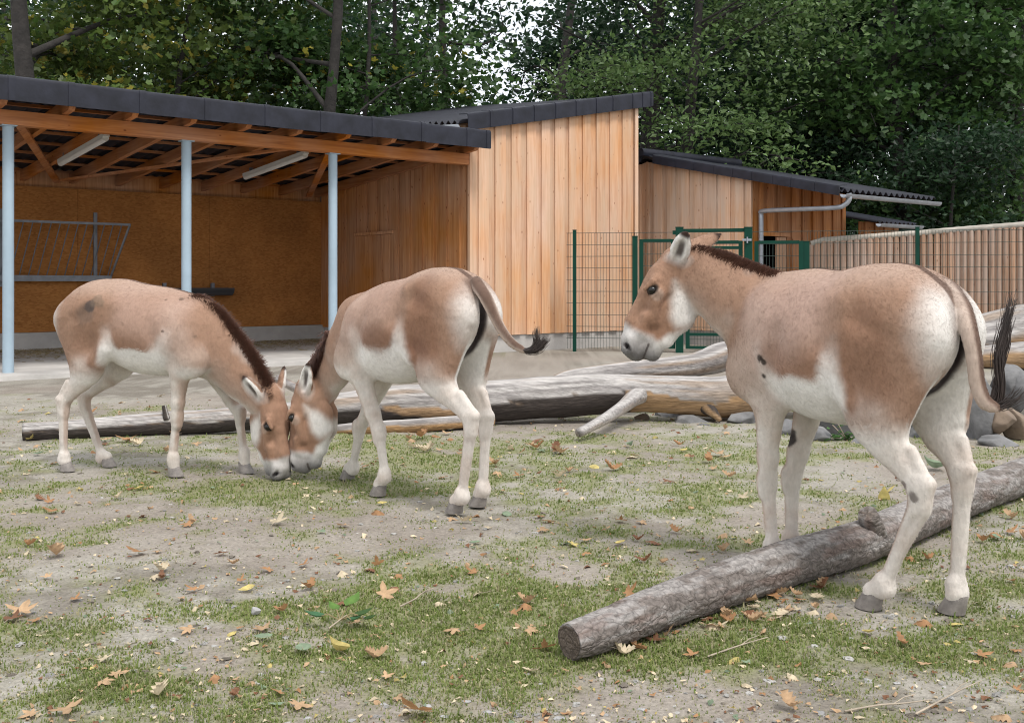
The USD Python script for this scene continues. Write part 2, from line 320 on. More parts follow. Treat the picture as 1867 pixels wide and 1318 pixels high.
for k in range(0, 15):
    p = -0.12 - 0.795 * k
    q0, q1 = -0.42, QB + 0.2
    # the front end is cut back below
    sec = [(q0, rz(q0) + 0.07), (q0 + 0.10, rz(q0 + 0.1)), (q1, rz(q1)), (q1, rz(q1) + 0.17), (q0, rz(q0) + 0.17)]
    L = [W3(p - 0.04, q, z) for q, z in sec]; R = [W3(p + 0.04, q, z) for q, z in sec]
    v = np.array(L + R); n = 5
    f = [[i, n + i, n + (i + 1) % n] for i in range(n)] + [[i, n + (i + 1) % n, (i + 1) % n] for i in range(n)]
    f += [[0, i, i + 1] for i in range(1, n - 1)] + [[n, n + i + 1, n + i] for i in range(1, n - 1)]
    S('rafter', (v, np.array(f)), 'rafter_wood')
for i, q in enumerate(np.linspace(-0.33, QB + 0.1, 8)):
    S('batten', lbox(-12, 0.0, q - 0.03, q + 0.03, rz(q) + 0.171, rz(q) + 0.21, rz(q) + 0.21), 'beam_wood')
S('roof_sheet', corrugated(-12, -0.0, -0.40, QB + 0.3, lambda p, q: rz(q) + 0.24, along='q'), 'roof_sheet', smooth=50)
# the verge caps along the front: folded fibre-cement pieces, each with its own edges
caps = [-12 + 0.0]
edge_px = [-60, 26, 135, 264, 382, 491, 592, 685, 775, 857, 893]
def cap_p(px):
    r = (px - CX) / FPX; a = F0 - 0.5 * N2
    return (r * a[1] - a[0]) / (U2[0] - r * U2[1])
eps = [cap_p(x) for x in edge_px]
def cap_piece(p0, p1, q, z0, z1, back, along_q=False, tilt=0.0):
    """An upright face z0..z1 with a rounded top folded back; a slightly proud collar at its right end."""
    sec = [(0.0, z0), (-0.010, z0), (-0.012, z1 - 0.05), (0.0, z1 - 0.014), (0.03, z1), (back, z1 + 0.02), (back, z1 + 0.004), (0.03, z1 - 0.014), (0.008, z1 - 0.06)]
    return sec
def extrude_pq(sec, a, b, za=0.0, zb=0.0, axis='p', off=0.0):
    """Extrudes a (depth, z) outline along p (depth = q) or along q (depth = p), the ends lifted by za and zb."""
    n = len(sec)
    mk = (lambda t, d, z: W3(t, off + d, z)) if axis == 'p' else (lambda t, d, z: W3(off + d, t, z))
    v = np.array([mk(a, d, z + za) for d, z in sec] + [mk(b, d, z + zb) for d, z in sec])
    f = [[i, (i + 1) % n, n + (i + 1) % n] for i in range(n)] + [[i, n + (i + 1) % n, n + i] for i in range(n)]
    t = trimesh.creation.triangulate_polygon(__import__('shapely').Polygon(sec), engine='earcut')[1] if False else None
    from shapely import Polygon
    pv, pf = trimesh.creation.triangulate_polygon(Polygon(sec), engine='earcut')
    idx = [int(np.argmin(((np.array(sec) - x) ** 2).sum(1))) for x in pv]
    pf = np.array(idx)[pf]
    f = np.vstack([np.array(f), pf[:, ::-1], pf + n])
    m = trimesh.Trimesh(v, f, process=False)
    if m.volume < 0: f = f[:, ::-1]
    return v, f
for i, (a, b) in enumerate(zip(eps, eps[1:])):
    dz = rng.normal(0, 0.004)
    last = i == len(eps) - 2
    c = extrude_pq(cap_piece(a, b, -0.5, 3.352 + dz, 3.655 + dz, 0.2), a + 0.006, b - 0.004, off=-0.5)
    col = extrude_pq([(d - 0.009, z + 0.004) for d, z in cap_piece(a, b, -0.5, 3.350 + dz, 3.655 + dz, 0.2)], b - 0.07, b + 0.012, off=-0.5)
    S('verge_cap', [c, col], 'roof_black', smooth=35)
# back wall of strand board on a concrete plinth
xs = np.linspace(-12, -0.03, 6)
for a, b in zip(xs, xs[1:]):
    S('wall_panel', lbox(a + 0.002, b - 0.002, QB, QB + 0.03, 0.335, 2.80), 'strand_board')
S('plinth', lbox(-12, -0.03, QB - 0.05, QB + 0.12, 0.03, 0.33), 'plinth')
S('back_planking', lbox(-12, -0.03, QB + 0.1, QB + 0.13, 0.33, 3.12), 'stable_wood')
# braces in the roof plane, zigzag between front beam and back wall, and a short strut
def brace(pa, qa, pb, qb, w=0.11, h=0.035, dz=0.0):
    return bar(W3(pa, qa, rz(qa) - h / 2 - 0.003 - dz), W3(pb, qb, rz(qb) - h / 2 - 0.003 - dz), w, h)
S('brace', brace(-7.05, 0.12, -5.18, 4.8), 'rafter_wood')
S('brace', brace(-5.18, 4.62, -2.66, 0.12, dz=0.0), 'rafter_wood')
S('brace', brace(-2.5, 0.12, -0.40, 4.8), 'rafter_wood')
S('brace', brace(-9.6, 4.6, -7.2, 0.12), 'rafter_wood')
S('tie_plank', brace(-8.6, 3.9, -7.4, 4.8), 'rafter_wood')
# the concrete floor in front of and below the roof
slab = obj('concrete_slab', lbox(-12.5, -0.02, -0.55, QB, -0.10, 0.05), 'slab'); tag(slab, kind='structure')
# strip lights between the rafters
for i, (p, qa, qb, lab) in enumerate([(-5.70, 0.72, 2.85, 'white unlit strip light under the shelter roof left of the middle post'), (-2.62, 0.74, 2.95, 'white unlit strip light under the shelter roof left of the right post')]):
    o = W3(p, qa, rz(qa))
    L = thing('strip_light', lab, 'strip light', o)
    f = lambda q, d: W3(p, q, rz(q) - d)
    obj('housing', bar(f(qa, 0.035), f(qb, 0.035), 0.085, 0.05), 'lamp_plastic', L, origin=o)
    obj('diffuser', tube([f(q, 0.075) for q in np.linspace(qa + 0.03, qb - 0.03, 5)], 0.046, 12), 'lamp_plastic', L, origin=o, smooth=40)
    for q in (qa + 0.25, qb - 0.25):
        obj('bracket', bar(f(q - 0.02, -0.02), f(q + 0.02, -0.02), 0.06, 0.058), 'steel', L, origin=o)

# hay rack on the back wall
def at_q(px, py, q):
    """The point of the plane q = const that the picture shows at (px, py), as (p, z)."""
    r = (px - CX) / FPX; a = F0 + q * N2
    p = (r * a[1] - a[0]) / (U2[0] - r * U2[1]); Y = a[1] + p * U2[1]
    return p, CAMH - (py - HZ) / FPX * Y
qw, qt = QB - 0.06, QB - 0.55
pa, zt = at_q(237, 410, qt); pb, zb = at_q(200, 510, QB - 0.12)
rack = thing('hay_rack', 'grey steel hay rack with slanting bars on the shelter back wall', 'hay rack', W3(pa - 1.2, QB, 1.5))
RO = W3(pa - 1.2, QB, 1.5); R_ = lambda n, m, mt='steel', **k: obj(n, m, mt, rack, origin=RO, **k)
p0r = pa - 3.0
R_('top_rail', bar(W3(p0r, qt, zt), W3(pa, qt, zt), 0.035, 0.04))
R_('bottom_tray', lbox(p0r, pb, QB - 0.22, QB - 0.02, zb - 0.03, zb + 0.07))
R_('end_bar', bar(W3(pa, qt, zt), W3(pb, QB - 0.12, zb), 0.04, 0.03, up=(1, 0, 0)))
R_('top_arm', bar(W3(pa, qt, zt), W3(pa, QB - 0.01, zt + 0.02), 0.03, 0.03))
for p in (pa - 0.42, pa - 1.95):
    R_('wall_strut', lbox(p - 0.03, p + 0.03, QB - 0.035, QB - 0.002, zb - 0.12, zt + 0.22))
    R_('strut_arm', bar(W3(p, qt, zt), W3(p, QB - 0.01, zt + 0.04), 0.025, 0.025))
for k in range(20):
    p = pa - 0.14 - k * 0.145
    R_('rack_bar', tube([W3(p, qt, zt), W3(p - 0.12, QB - 0.16, zb + 0.04)], 0.0095, 6))
# feed trough: half pipe on the back wall
ta, tz = at_q(278, 528, QB - 0.25); tb, _ = at_q(424, 532, QB - 0.25)
tz = at_q(350, 531, QB - 0.25)[1]
trough = thing('feed_trough', 'dark half-pipe feed trough along the shelter back wall', 'trough', W3(ta, QB, tz))
TO = W3(ta, QB, tz)
ang = np.linspace(math.pi, 2 * math.pi, 15); rr = 0.145
sec = [(math.cos(t) * rr, math.sin(t) * rr) for t in ang] + [(math.cos(t) * (rr - 0.012), math.sin(t) * (rr - 0.012)) for t in ang[::-1]]
obj('basin', extrude_pq([(d, z + tz + 0.06) for d, z in sec], ta, tb, off=QB - 0.20), 'trough_plastic', trough, origin=TO, smooth=40)
for p in (ta + 0.004, tb - 0.024):
    obj('end_plate', extrude_pq([(math.cos(t) * (rr - 0.001), math.sin(t) * (rr - 0.001) + tz + 0.058) for t in ang], p, p + 0.02, off=QB - 0.20), 'trough_plastic', trough, origin=TO)
for p in (ta + 0.3, tb - 0.3):
    obj('bracket', lbox(p - 0.03, p + 0.03, QB - 0.06, QB - 0.003, tz - 0.1, tz + 0.15), 'steel', trough, origin=TO)

# --- the barn right of the shelter: board-on-board walls, verge caps, corrugated roof
BP, BQ = 3.87, 6.0
BO = W3(2, 2, 0)
barn = thing('barn', 'tall plank barn with dark sloping roof beside the open shelter', 'barn', BO)
Bn = lambda name, mesh, mat, parent=None, **k: obj(name, mesh, mat, parent or barn, origin=BO, **k)
wall_top = lambda p: 3.80 + 0.203 * p
def plank_row(put, p_from, p_to, wide, face, top, z0, mat, out=-1, axis='p', lap=0.022, name='plank', thick=0.030, zbot_jit=0.006, parent=None):
    """Board on board: every second board stands proud of its neighbours."""
    k, p = 0, p_from
    while p < p_to - 0.03:
        w = min(wide * rng.uniform(0.9, 1.1), p_to - p)
        proud = k % 2 == 1
        a, b = (p - lap, p + w + lap) if proud else (p, p + w)
        a, b = max(a, p_from), min(b, p_to)
        base = thick if proud else 0.0
        j = rng.uniform(-zbot_jit, zbot_jit)
        f0, f1 = face + out * base, face + out * (base + thick - 0.001 - rng.uniform(0, 0.003))
        q0, q1 = min(f0, f1), max(f0, f1)
        ta_, tb_ = top(a), top(b)
        if axis == 'p': m = lbox(a, b, q0, q1, z0 + j, ta_, tb_)
        else: m = lbox(q0, q1, a, b, z0 + j, ta_, tb_, slope='q')
        put(name, m, mat, parent) if parent else put(name, m, mat)
        p += w; k += 1
plank_row(Bn, 0.0, BP, 0.168, -0.02, wall_top, 0.285, 'plank_wood')
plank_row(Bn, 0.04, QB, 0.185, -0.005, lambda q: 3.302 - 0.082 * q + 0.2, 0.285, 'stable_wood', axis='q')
Bn('corner_board', lbox(-0.052, -0.002, -0.085, -0.021, 0.285, 3.62), 'plank_wood')
Bn('corner_board', lbox(BP - 0.06, BP + 0.02, -0.105, -0.084, 0.285, wall_top(BP) - 0.01), 'plank_wood_pale')
Bn('side_wall', lbox(BP - 0.03, BP, -0.019, BQ, 0.285, wall_top(BP)), 'plank_wood')
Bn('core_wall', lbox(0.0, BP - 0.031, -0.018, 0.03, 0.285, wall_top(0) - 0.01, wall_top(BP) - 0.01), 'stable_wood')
Bn('plinth', lbox(-0.02, BP - 0.01, -0.03, 0.05, -0.1, 0.283), 'plinth')
Bn('plinth', lbox(-0.03, 0.03, 0.051, BQ, -0.1, 0.283), 'plinth')
# plank door in the side wall
door = Bn('side_door', lbox(-0.085, -0.067, 2.15, 2.19, 0.12, 2.12), 'stable_wood')
plank_row(Bn, 2.19, 3.55, 0.15, -0.067, lambda q: 2.06, 0.14, 'stable_wood', axis='q', parent=door.GetPath(), thick=0.012)
Bn('door_rail', lbox(-0.11, -0.068, 2.19, 3.55, 2.065, 2.12), 'stable_wood', door.GetPath())
roof_z = lambda p, q: 3.87 + 0.205 * p + 0.09 * np.maximum(q, 0)
Bn('upper_wall', lbox(-0.03, 0.03, 0.06, BQ, 3.51, 3.80, 3.80 + 0.088 * BQ, 3.51, slope='q'), 'plank_wood')
Bn('upper_wall', lbox(BP - 0.029, BP - 0.001, 0.0, BQ, wall_top(BP) - 0.01, wall_top(BP), wall_top(BP) + 0.085 * BQ, wall_top(BP) - 0.01, slope='q'), 'plank_wood')
Bn('roof_sheet', corrugated(-0.27, BP + 0.45, -0.10, BQ, roof_z, wave=0.177, amp=0.032, along='p'), 'roof_sheet', smooth=50)
bpx = [853, 897, 938, 977, 1016, 1053, 1090, 1120, 1156, 1174, 1189]
bps = []
for px in bpx:
    r = (px - CX) / FPX; a = F0 - 0.17 * N2
    bps.append((r * a[1] - a[0]) / (U2[0] - r * U2[1]))
for i, (a, b) in enumerate(zip(bps, bps[1:])):
    sec = cap_piece(a, b, 0, 3.70, 3.985, 0.25)
    za, zb_ = 0.195 * a, 0.195 * b
    c = extrude_pq(sec, a + 0.004, b - 0.004, za, zb_, off=-0.17)
    col = extrude_pq([(d - 0.012, z + 0.006) for d, z in sec], b - 0.045, b + 0.012, 0.195 * (b - 0.045), 0.195 * (b + 0.012), off=-0.17)
    Bn('verge_cap', [c, col], 'roof_black', smooth=35)
gut = [W3(-0.36, q, 3.70 + .09 * max(q, 0)) for q in (-0.15, 1, 2.5, 4)]
Bn('gutter', tube(gut, 0.055, 10), 'zinc', smooth=40)

# --- the low stable further right
LP, LQ = 5.02, -1.89
LO = W3(LP + 1, 0, 0)
low = thing('low_stable', 'low plank stable with grey gutter and shaded wall under its overhang', 'stable', LO)
Lw = lambda name, mesh, mat, parent=None, **k: obj(name, mesh, mat, parent or low, origin=LO, **k)
RQ = 0.72
lz = lambda q: 3.60 - 0.213 * abs(q - RQ)                       # wall top under the roof
plank_row(Lw, LQ, RQ, 0.17, LP, lambda q: lz(q), 0.27, 'plank_wood_pale', axis='q')
plank_row(Lw, RQ, 4.2, 0.17, LP, lambda q: lz(q), 0.27, 'plank_wood_pale', axis='q')
Lw('corner_board', lbox(LP - 0.085, LP - 0.062, LQ - 0.03, LQ + 0.07, 0.27, lz(LQ) - 0.01), 'plank_wood_pale')
LE = 7.86
D0, D1, DZ = LP + 0.24, LP + 0.68, 2.04                          # door opening
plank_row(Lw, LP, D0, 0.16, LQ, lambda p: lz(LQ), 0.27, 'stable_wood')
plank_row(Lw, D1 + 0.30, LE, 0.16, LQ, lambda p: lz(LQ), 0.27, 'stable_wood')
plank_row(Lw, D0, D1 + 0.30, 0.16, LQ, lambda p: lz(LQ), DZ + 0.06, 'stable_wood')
Lw('door_lintel', lbox(D0 - 0.05, D1 + 0.32, LQ - 0.085, LQ - 0.062, DZ - 0.01, DZ + 0.06), 'stable_wood')
leaf = Lw('door', lbox(D1, D1 + 0.29, LQ - 0.012, LQ + 0.02, 0.12, DZ - 0.015), 'plank_wood')
plank_row(Lw, D1, D1 + 0.29, 0.1, LQ - 0.012, lambda p: DZ - 0.02, 0.13, 'plank_wood', parent=leaf.GetPath(), thick=0.010)
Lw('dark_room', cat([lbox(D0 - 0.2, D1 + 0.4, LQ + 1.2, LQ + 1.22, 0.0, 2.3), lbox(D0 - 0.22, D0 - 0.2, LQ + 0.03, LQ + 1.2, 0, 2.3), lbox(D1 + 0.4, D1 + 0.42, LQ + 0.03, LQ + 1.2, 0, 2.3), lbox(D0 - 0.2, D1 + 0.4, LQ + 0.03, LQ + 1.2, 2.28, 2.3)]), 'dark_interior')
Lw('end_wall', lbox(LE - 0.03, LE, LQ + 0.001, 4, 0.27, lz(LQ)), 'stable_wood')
Lw('plinth', lbox(LP - 0.01, LP + 0.06, LQ + 0.0, 4.2, -0.1, 0.268), 'plinth')
EQ = -3.83
lroof = lambda p, q: 3.70 - 0.213 * np.abs(q - RQ)
Lw('roof_sheet', corrugated(LP - 0.18, LE + 0.02, EQ, RQ, lroof, wave=0.177, amp=0.032, along='q'), 'roof_sheet', smooth=50)
Lw('roof_sheet', corrugated(LP - 0.18, LE + 0.02, RQ + 0.001, 4.6, lroof, wave=0.177, amp=0.032, along='q'), 'roof_sheet', smooth=50)
Lw('ridge_roll', tube([W3(p, RQ, 3.78) for p in (LP - 0.22, LP + 1, LP + 2, LE)], 0.085, 14), 'roof_black', smooth=40)
lpx = [1537, 1486, 1442, 1409, 1371, 1336, 1301, 1265, 1232, 1190]
lqs = []
for px in lpx:
    r = (px - CX) / FPX; a = F0 + (LP - 0.2) * U2
    lqs.append((r * a[1] - a[0]) / (N2[0] - r * N2[1]))
lqs[0] = EQ - 0.02
for a, b in list(zip(lqs, lqs[1:])) + [(RQ, RQ + 0.6), (RQ + 0.6, RQ + 1.2), (RQ + 1.2, RQ + 1.8)]:
    sec = cap_piece(a, b, 0, 3.595, 3.775, 0.22)
    za, zb_ = -0.213 * abs(a - RQ), -0.213 * abs(b - RQ)
    c = extrude_pq(sec, a + 0.004, b - 0.003, za, zb_, axis='q', off=LP - 0.2)
    Lw('verge_cap', c, 'roof_black', smooth=35)
Lw('soffit', lbox(LP - 0.1, LE, EQ + 0.06, LQ - 0.05, 3.60 - 0.213 * (RQ - EQ - 0.06), 3.62 - 0.213 * (RQ - EQ - 0.06), 3.62 - 0.213 * (RQ - LQ + 0.05), 3.60 - 0.213 * (RQ - LQ + 0.05), slope='q'), 'beam_wood')
ez = 3.70 - 0.213 * (RQ - EQ)
gsec = [(math.cos(t) * 0.07, math.sin(t) * 0.07) for t in np.linspace(math.pi, 2 * math.pi, 11)]
gsec += [(x * 0.9, y * 0.9) for x, y in gsec[::-1]]
Lw('gutter', extrude_pq([(d, z + ez - 0.075) for d, z in gsec], LP - 0.12, LE + 0.06, off=EQ - 0.04), 'zinc', smooth=40)
dp = [W3(LP + 0.02, EQ - 0.05, ez - 0.06), W3(LP + 0.03, EQ - 0.05, ez - 0.16), W3(LP + 0.0, EQ + 0.02, ez - 0.25), W3(LP - 0.03, EQ + 0.18, ez - 0.29), W3(LP - 0.03, -3.0, ez - 0.28), W3(LP + 0.06, LQ - 0.22, ez - 0.26), W3(LP + 0.09, LQ - 0.12, ez - 0.31), W3(LP + 0.09, LQ - 0.12, ez - 0.45), W3(LP + 0.09, LQ - 0.12, 1.2), W3(LP + 0.09, LQ - 0.12, 0.0)]
Lw('downpipe', tube(spline(dp, 60), 0.043, 12), 'zinc', smooth=40)

# --- a lower lean-to roof behind, right of the stable
so = W3(8.6, -2.2, 0)
shed = thing('lean_to_shed', 'small lean-to shed with grey corrugated roof beyond the low stable', 'shed', so)
Sh = lambda name, mesh, mat, **k: obj(name, mesh, mat, shed, origin=so, **k)
Sh('roof_sheet', corrugated(7.9, 9.35, -2.6, 0.6, lambda p, q: 2.36 + 0.2 * (q + 2.6), wave=0.155, amp=0.026, along='q'), 'roof_black', smooth=50)
plank_row(Sh, 7.9, 9.25, 0.17, -2.2, lambda p: 2.38, 0.1, 'stable_wood')
Sh('gutter', extrude_pq([(d, z + 2.32) for d, z in gsec], 7.88, 9.4, off=-2.66), 'zinc', smooth=40)

# ---------------------------------------------------------------- green mesh fence with its gates
FA, FB = np.array([1.08, 18.40]), np.array([6.61, 17.43])
fd = (FB - FA) / np.linalg.norm(FB - FA); fn = np.array([-fd[1], fd[0]])
def fence_t(px):
    r = (px - CX) / FPX
    return (r * FA[1] - FA[0]) / (fd[0] - r * fd[1])
def FW(t, n, z):
    a = FA + t * fd + n * fn
    return (a[0], a[1], z)
def fbox(t0, t1, n0, n1, z0, z1):
    return hexa([FW(t, n, z) for z in (z0, z1) for t, n in ((t0, n0), (t1, n0), (t1, n1), (t0, n1))])
def zat(py, t):
    return CAMH - (py - HZ) / FPX * (FA[1] + t * fd[1])
FO = (FA[0], FA[1], 0)
fence = thing('mesh_fence', 'dark green welded mesh fence running behind the animals to the right edge', 'fence', FO)
def mesh_panel(t0, t1, z0, z1, n=0.0, dv=0.053, dh=0.2):
    parts = []
    w = 0.0054
    for t in np.arange(t0 + 0.02, t1, dv): parts.append(fbox(t - w / 2, t + w / 2, n - 0.002, n + 0.002, z0, z1))
    for z in np.arange(z1 - 0.006, z0, -dh):
        for s in (-1, 1): parts.append(fbox(t0, t1, n + s * 0.006 - 0.004, n + s * 0.006 + 0.004, z - 0.004, z + 0.004))
    return cat(parts)
FH = 2.03
tp = [fence_t(x) for x in (1033, 1048, 1158, 1470, 1672, 1900, 2150)]
def fpost(t, z1, w=0.06, d=0.04, parent=None, O_=FO, name='post'):
    p = obj(name, fbox(t - w / 2, t + w / 2, -d / 2 - 0.03, d / 2 - 0.03, -0.15, z1), 'green_paint', parent or fence, origin=O_)
    obj('post_cap', fbox(t - w / 2 - 0.004, t + w / 2 + 0.004, -d / 2 - 0.034, d / 2 - 0.026, z1, z1 + 0.012), 'green_paint', p.GetPath(), origin=O_)
    return p
fpost(tp[1], FH + 0.04); fpost(tp[4], FH + 0.04); fpost(tp[5], FH + 0.04); fpost(tp[6], FH + 0.04); fpost(tp[3], zat(441, tp[3]), 0.10)
for a, b in ((tp[0], tp[1]), (tp[1], tp[2]), (tp[3], tp[4]), (tp[4], tp[5]), (tp[5], tp[6])):
    obj('mesh_panel', mesh_panel(a, b, 0.04, FH), 'wire', fence, origin=FO)
obj('mesh_panel', mesh_panel(tp[2], tp[3], zat(436, tp[3]), FH, dv=9), 'wire', fence, origin=FO)
def gate(label, pxa, pxb, top, name='mesh_gate', rails=(), stile=0.07, tall=None):
    ta_, tb_ = fence_t(pxa), fence_t(pxb); zt_ = zat(top, ta_)
    o = FW(ta_, 0, 0)
    g = thing(name, label, 'gate', o)
    G = lambda n, m, mt='green_paint': obj(n, m, mt, g, origin=o)
    G('stile', fbox(ta_, ta_ + stile, -0.075, -0.035, 0.06, zt_)); G('stile', fbox(tb_ - stile, tb_, -0.075, -0.035, 0.06, zt_))
    for z in [zt_ - 0.045, 0.06] + list(rails): G('rail', fbox(ta_ + stile, tb_ - stile, -0.073, -0.037, z, z + 0.05))
    G('mesh_panel', mesh_panel(ta_ + stile, tb_ - stile, 0.11, zt_ - 0.045, n=-0.055), 'wire')
    return g, G, ta_, tb_, zt_
g1 = gate('green mesh gate leaf hung left of the tall gate frame', 1166, 1231, 437)
g2 = gate('green mesh gate inside the tall frame behind the raised animal head', 1250, 1354, 440, rails=(zat(455, fence_t(1290)), 0.28))
g3 = gate('green mesh gate leaf right of the tall gate frame', 1375, 1464, 440)
fr_t0, fr_t1 = fence_t(1239), fence_t(1364)
fo = FW(fr_t0, 0, 0)
frame = thing('green_portal', 'tall dark green square-tube gate frame with top bar behind the right animal head', 'gate frame', fo)
Gf_ = lambda n, m, mt='green_paint': obj(n, m, mt, frame, origin=fo)
for t in (fr_t0, fr_t1):
    Gf_('post', fbox(t - 0.065, t + 0.065, -0.12, 0.0, -0.1, zat(416, t))); Gf_('post_cap', fbox(t - 0.07, t + 0.07, -0.125, 0.005, zat(416, t), zat(416, t) + 0.015))
Gf_('top_bar', fbox(fr_t0 + 0.065, fr_t1 - 0.065, -0.09, -0.03, zat(424, fr_t0), zat(418, fr_t0)))
Gf_('hinge_plate', fbox(fr_t0 - 0.115, fr_t0 - 0.065, -0.1, -0.02, zat(428, fr_t0), zat(421, fr_t0)))
Gf_('latch', cat([fbox(fr_t1 - 0.10, fr_t1 + 0.05, -0.15, -0.121, zat(440, fr_t1), zat(436, fr_t1)), tube([FW(fr_t1 - 0.02, -0.15, zat(433, fr_t1)), FW(fr_t1 - 0.02, -0.15, zat(444, fr_t1))], 0.014, 8)]), 'zinc')
left_post_o = FW(fence_t(1158), 0, 0)
gp = thing('gate_post', 'green gate post at the left of the narrow mesh gate', 'post', left_post_o)
obj('post', fbox(tp[2] - 0.045, tp[2] + 0.045, -0.09, -0.0, -0.1, zat(432, tp[2])), 'green_paint', gp, origin=left_post_o)
obj('post_cap', fbox(tp[2] - 0.05, tp[2] + 0.05, -0.095, 0.005, zat(432, tp[2]), zat(432, tp[2]) + 0.012), 'green_paint', gp, origin=left_post_o)

# ---------------------------------------------------------------- the round-pole palisade behind the fence
pal_o = ray(1478, 640, 18.9); pal_o[2] = 0
pal = thing('pole_palisade', 'palisade wall of upright split poles with pale half-log coping', 'wall', pal_o)
pal_px = [(1478, 441), (1500, 434), (1560, 430), (1680, 421), (1800, 411), (1867, 406), (2150, 384)]
a0, a1 = ray(1478, HZ, 18.9), ray(2150, HZ, 17.6)
n_pole = int(np.linalg.norm(a1 - a0) / 0.110)
tops = []
for k in range(n_pole):
    c = a0 + (a1 - a0) * (k / n_pole)
    px = CX + FPX * c[0] / c[1]; py = np.interp(px, *zip(*pal_px)); zt_ = CAMH - (py - HZ) / FPX * c[1]
    tops.append((c[0], c[1], zt_))
    r = 0.056 * rng.uniform(0.92, 1.1); j = rng.normal(0, 0.007, 2)
    m = tube([(c[0] + j[0], c[1] + j[1], -0.1), (c[0] + j[0] * 0.5, c[1] + j[1] * 0.5, 1.0), (c[0], c[1], zt_ - 0.05)], (r, r * 0.98, r * 0.95), 9)
    obj('pole', m, 'pole_wood', pal, origin=pal_o, smooth=50)
tops = np.array(tops)
for a, b in zip(range(0, n_pole, 9), list(range(9, n_pole, 9)) + [n_pole - 1]):
    if b > a:
        seg = tops[a:b + 1] + [0, -0.01, 0.0]
        obj('coping_log', tube(seg + [0, 0, -0.035], 0.05, 10, wobble=0.1, seed=a), 'rail_wood', pal, origin=pal_o, smooth=50)
back_o = (a0 + a1) / 2
obj('backing_board', bar(a0 * [1, 1, 0] + [0.02, 0.08, 0.75], a1 * [1, 1, 0] + [0, 0.08, 0.75], 0.03, 1.9), 'stable_wood', pal, origin=pal_o)
# ---------------------------------------------------------------- the three wild asses: one smooth body each, from blended rounded limbs
def surface_nets(f, org, h):
    ins = f < 0
    c = sum(ins[i:f.shape[0] - 1 + i, j:f.shape[1] - 1 + j, k:f.shape[2] - 1 + k].astype(np.int8) for i in (0, 1) for j in (0, 1) for k in (0, 1))
    act = (c > 0) & (c < 8); ijk = np.argwhere(act); n = len(ijk)
    idx = np.full(act.shape, -1, np.int64); idx[act] = np.arange(n)
    acc, cnt = np.zeros((n, 3)), np.zeros(n)
    corners = [(i, j, k) for i in (0, 1) for j in (0, 1) for k in (0, 1)]
    vals = {o: f[ijk[:, 0] + o[0], ijk[:, 1] + o[1], ijk[:, 2] + o[2]] for o in corners}
    for a in corners:
        for ax in range(3):
            if a[ax] == 0:
                b = list(a); b[ax] = 1; b = tuple(b)
                va, vb = vals[a], vals[b]; m = (va < 0) != (vb < 0)
                t = np.where(m, va / np.where(m, va - vb, 1), 0)
                p = np.array(a, float)[None] + 0; p = np.repeat(p, n, 0); p[:, ax] = t
                acc[m] += p[m]; cnt[m] += 1
    v = org + h * (ijk + acc / cnt[:, None])
    faces = []
    for ax in range(3):
        s0 = [slice(1, -1)] * 3; s0[ax] = slice(0, -1); s1 = list(s0); s1[ax] = slice(1, None)
        A, B = ins[tuple(s0)], ins[tuple(s1)]
        e = np.argwhere(A != B); 
        off = np.array([1, 1, 1]); off[ax] = 0; e = e + off
        flip = ins[e[:, 0], e[:, 1], e[:, 2]]
        u, w = (ax + 1) % 3, (ax + 2) % 3
        def at(du, dw):
            q = e.copy(); q[:, u] += du; q[:, w] += dw
            return idx[q[:, 0], q[:, 1], q[:, 2]]
        q = np.stack([at(-1, -1), at(0, -1), at(0, 0), at(-1, 0)], 1)
        q[~flip] = q[~flip][:, ::-1]
        faces.append(q)
    q = np.vstack(faces); q = q[(q >= 0).all(1)]
    return v, np.vstack([q[:, [0, 1, 2]], q[:, [0, 2, 3]]])
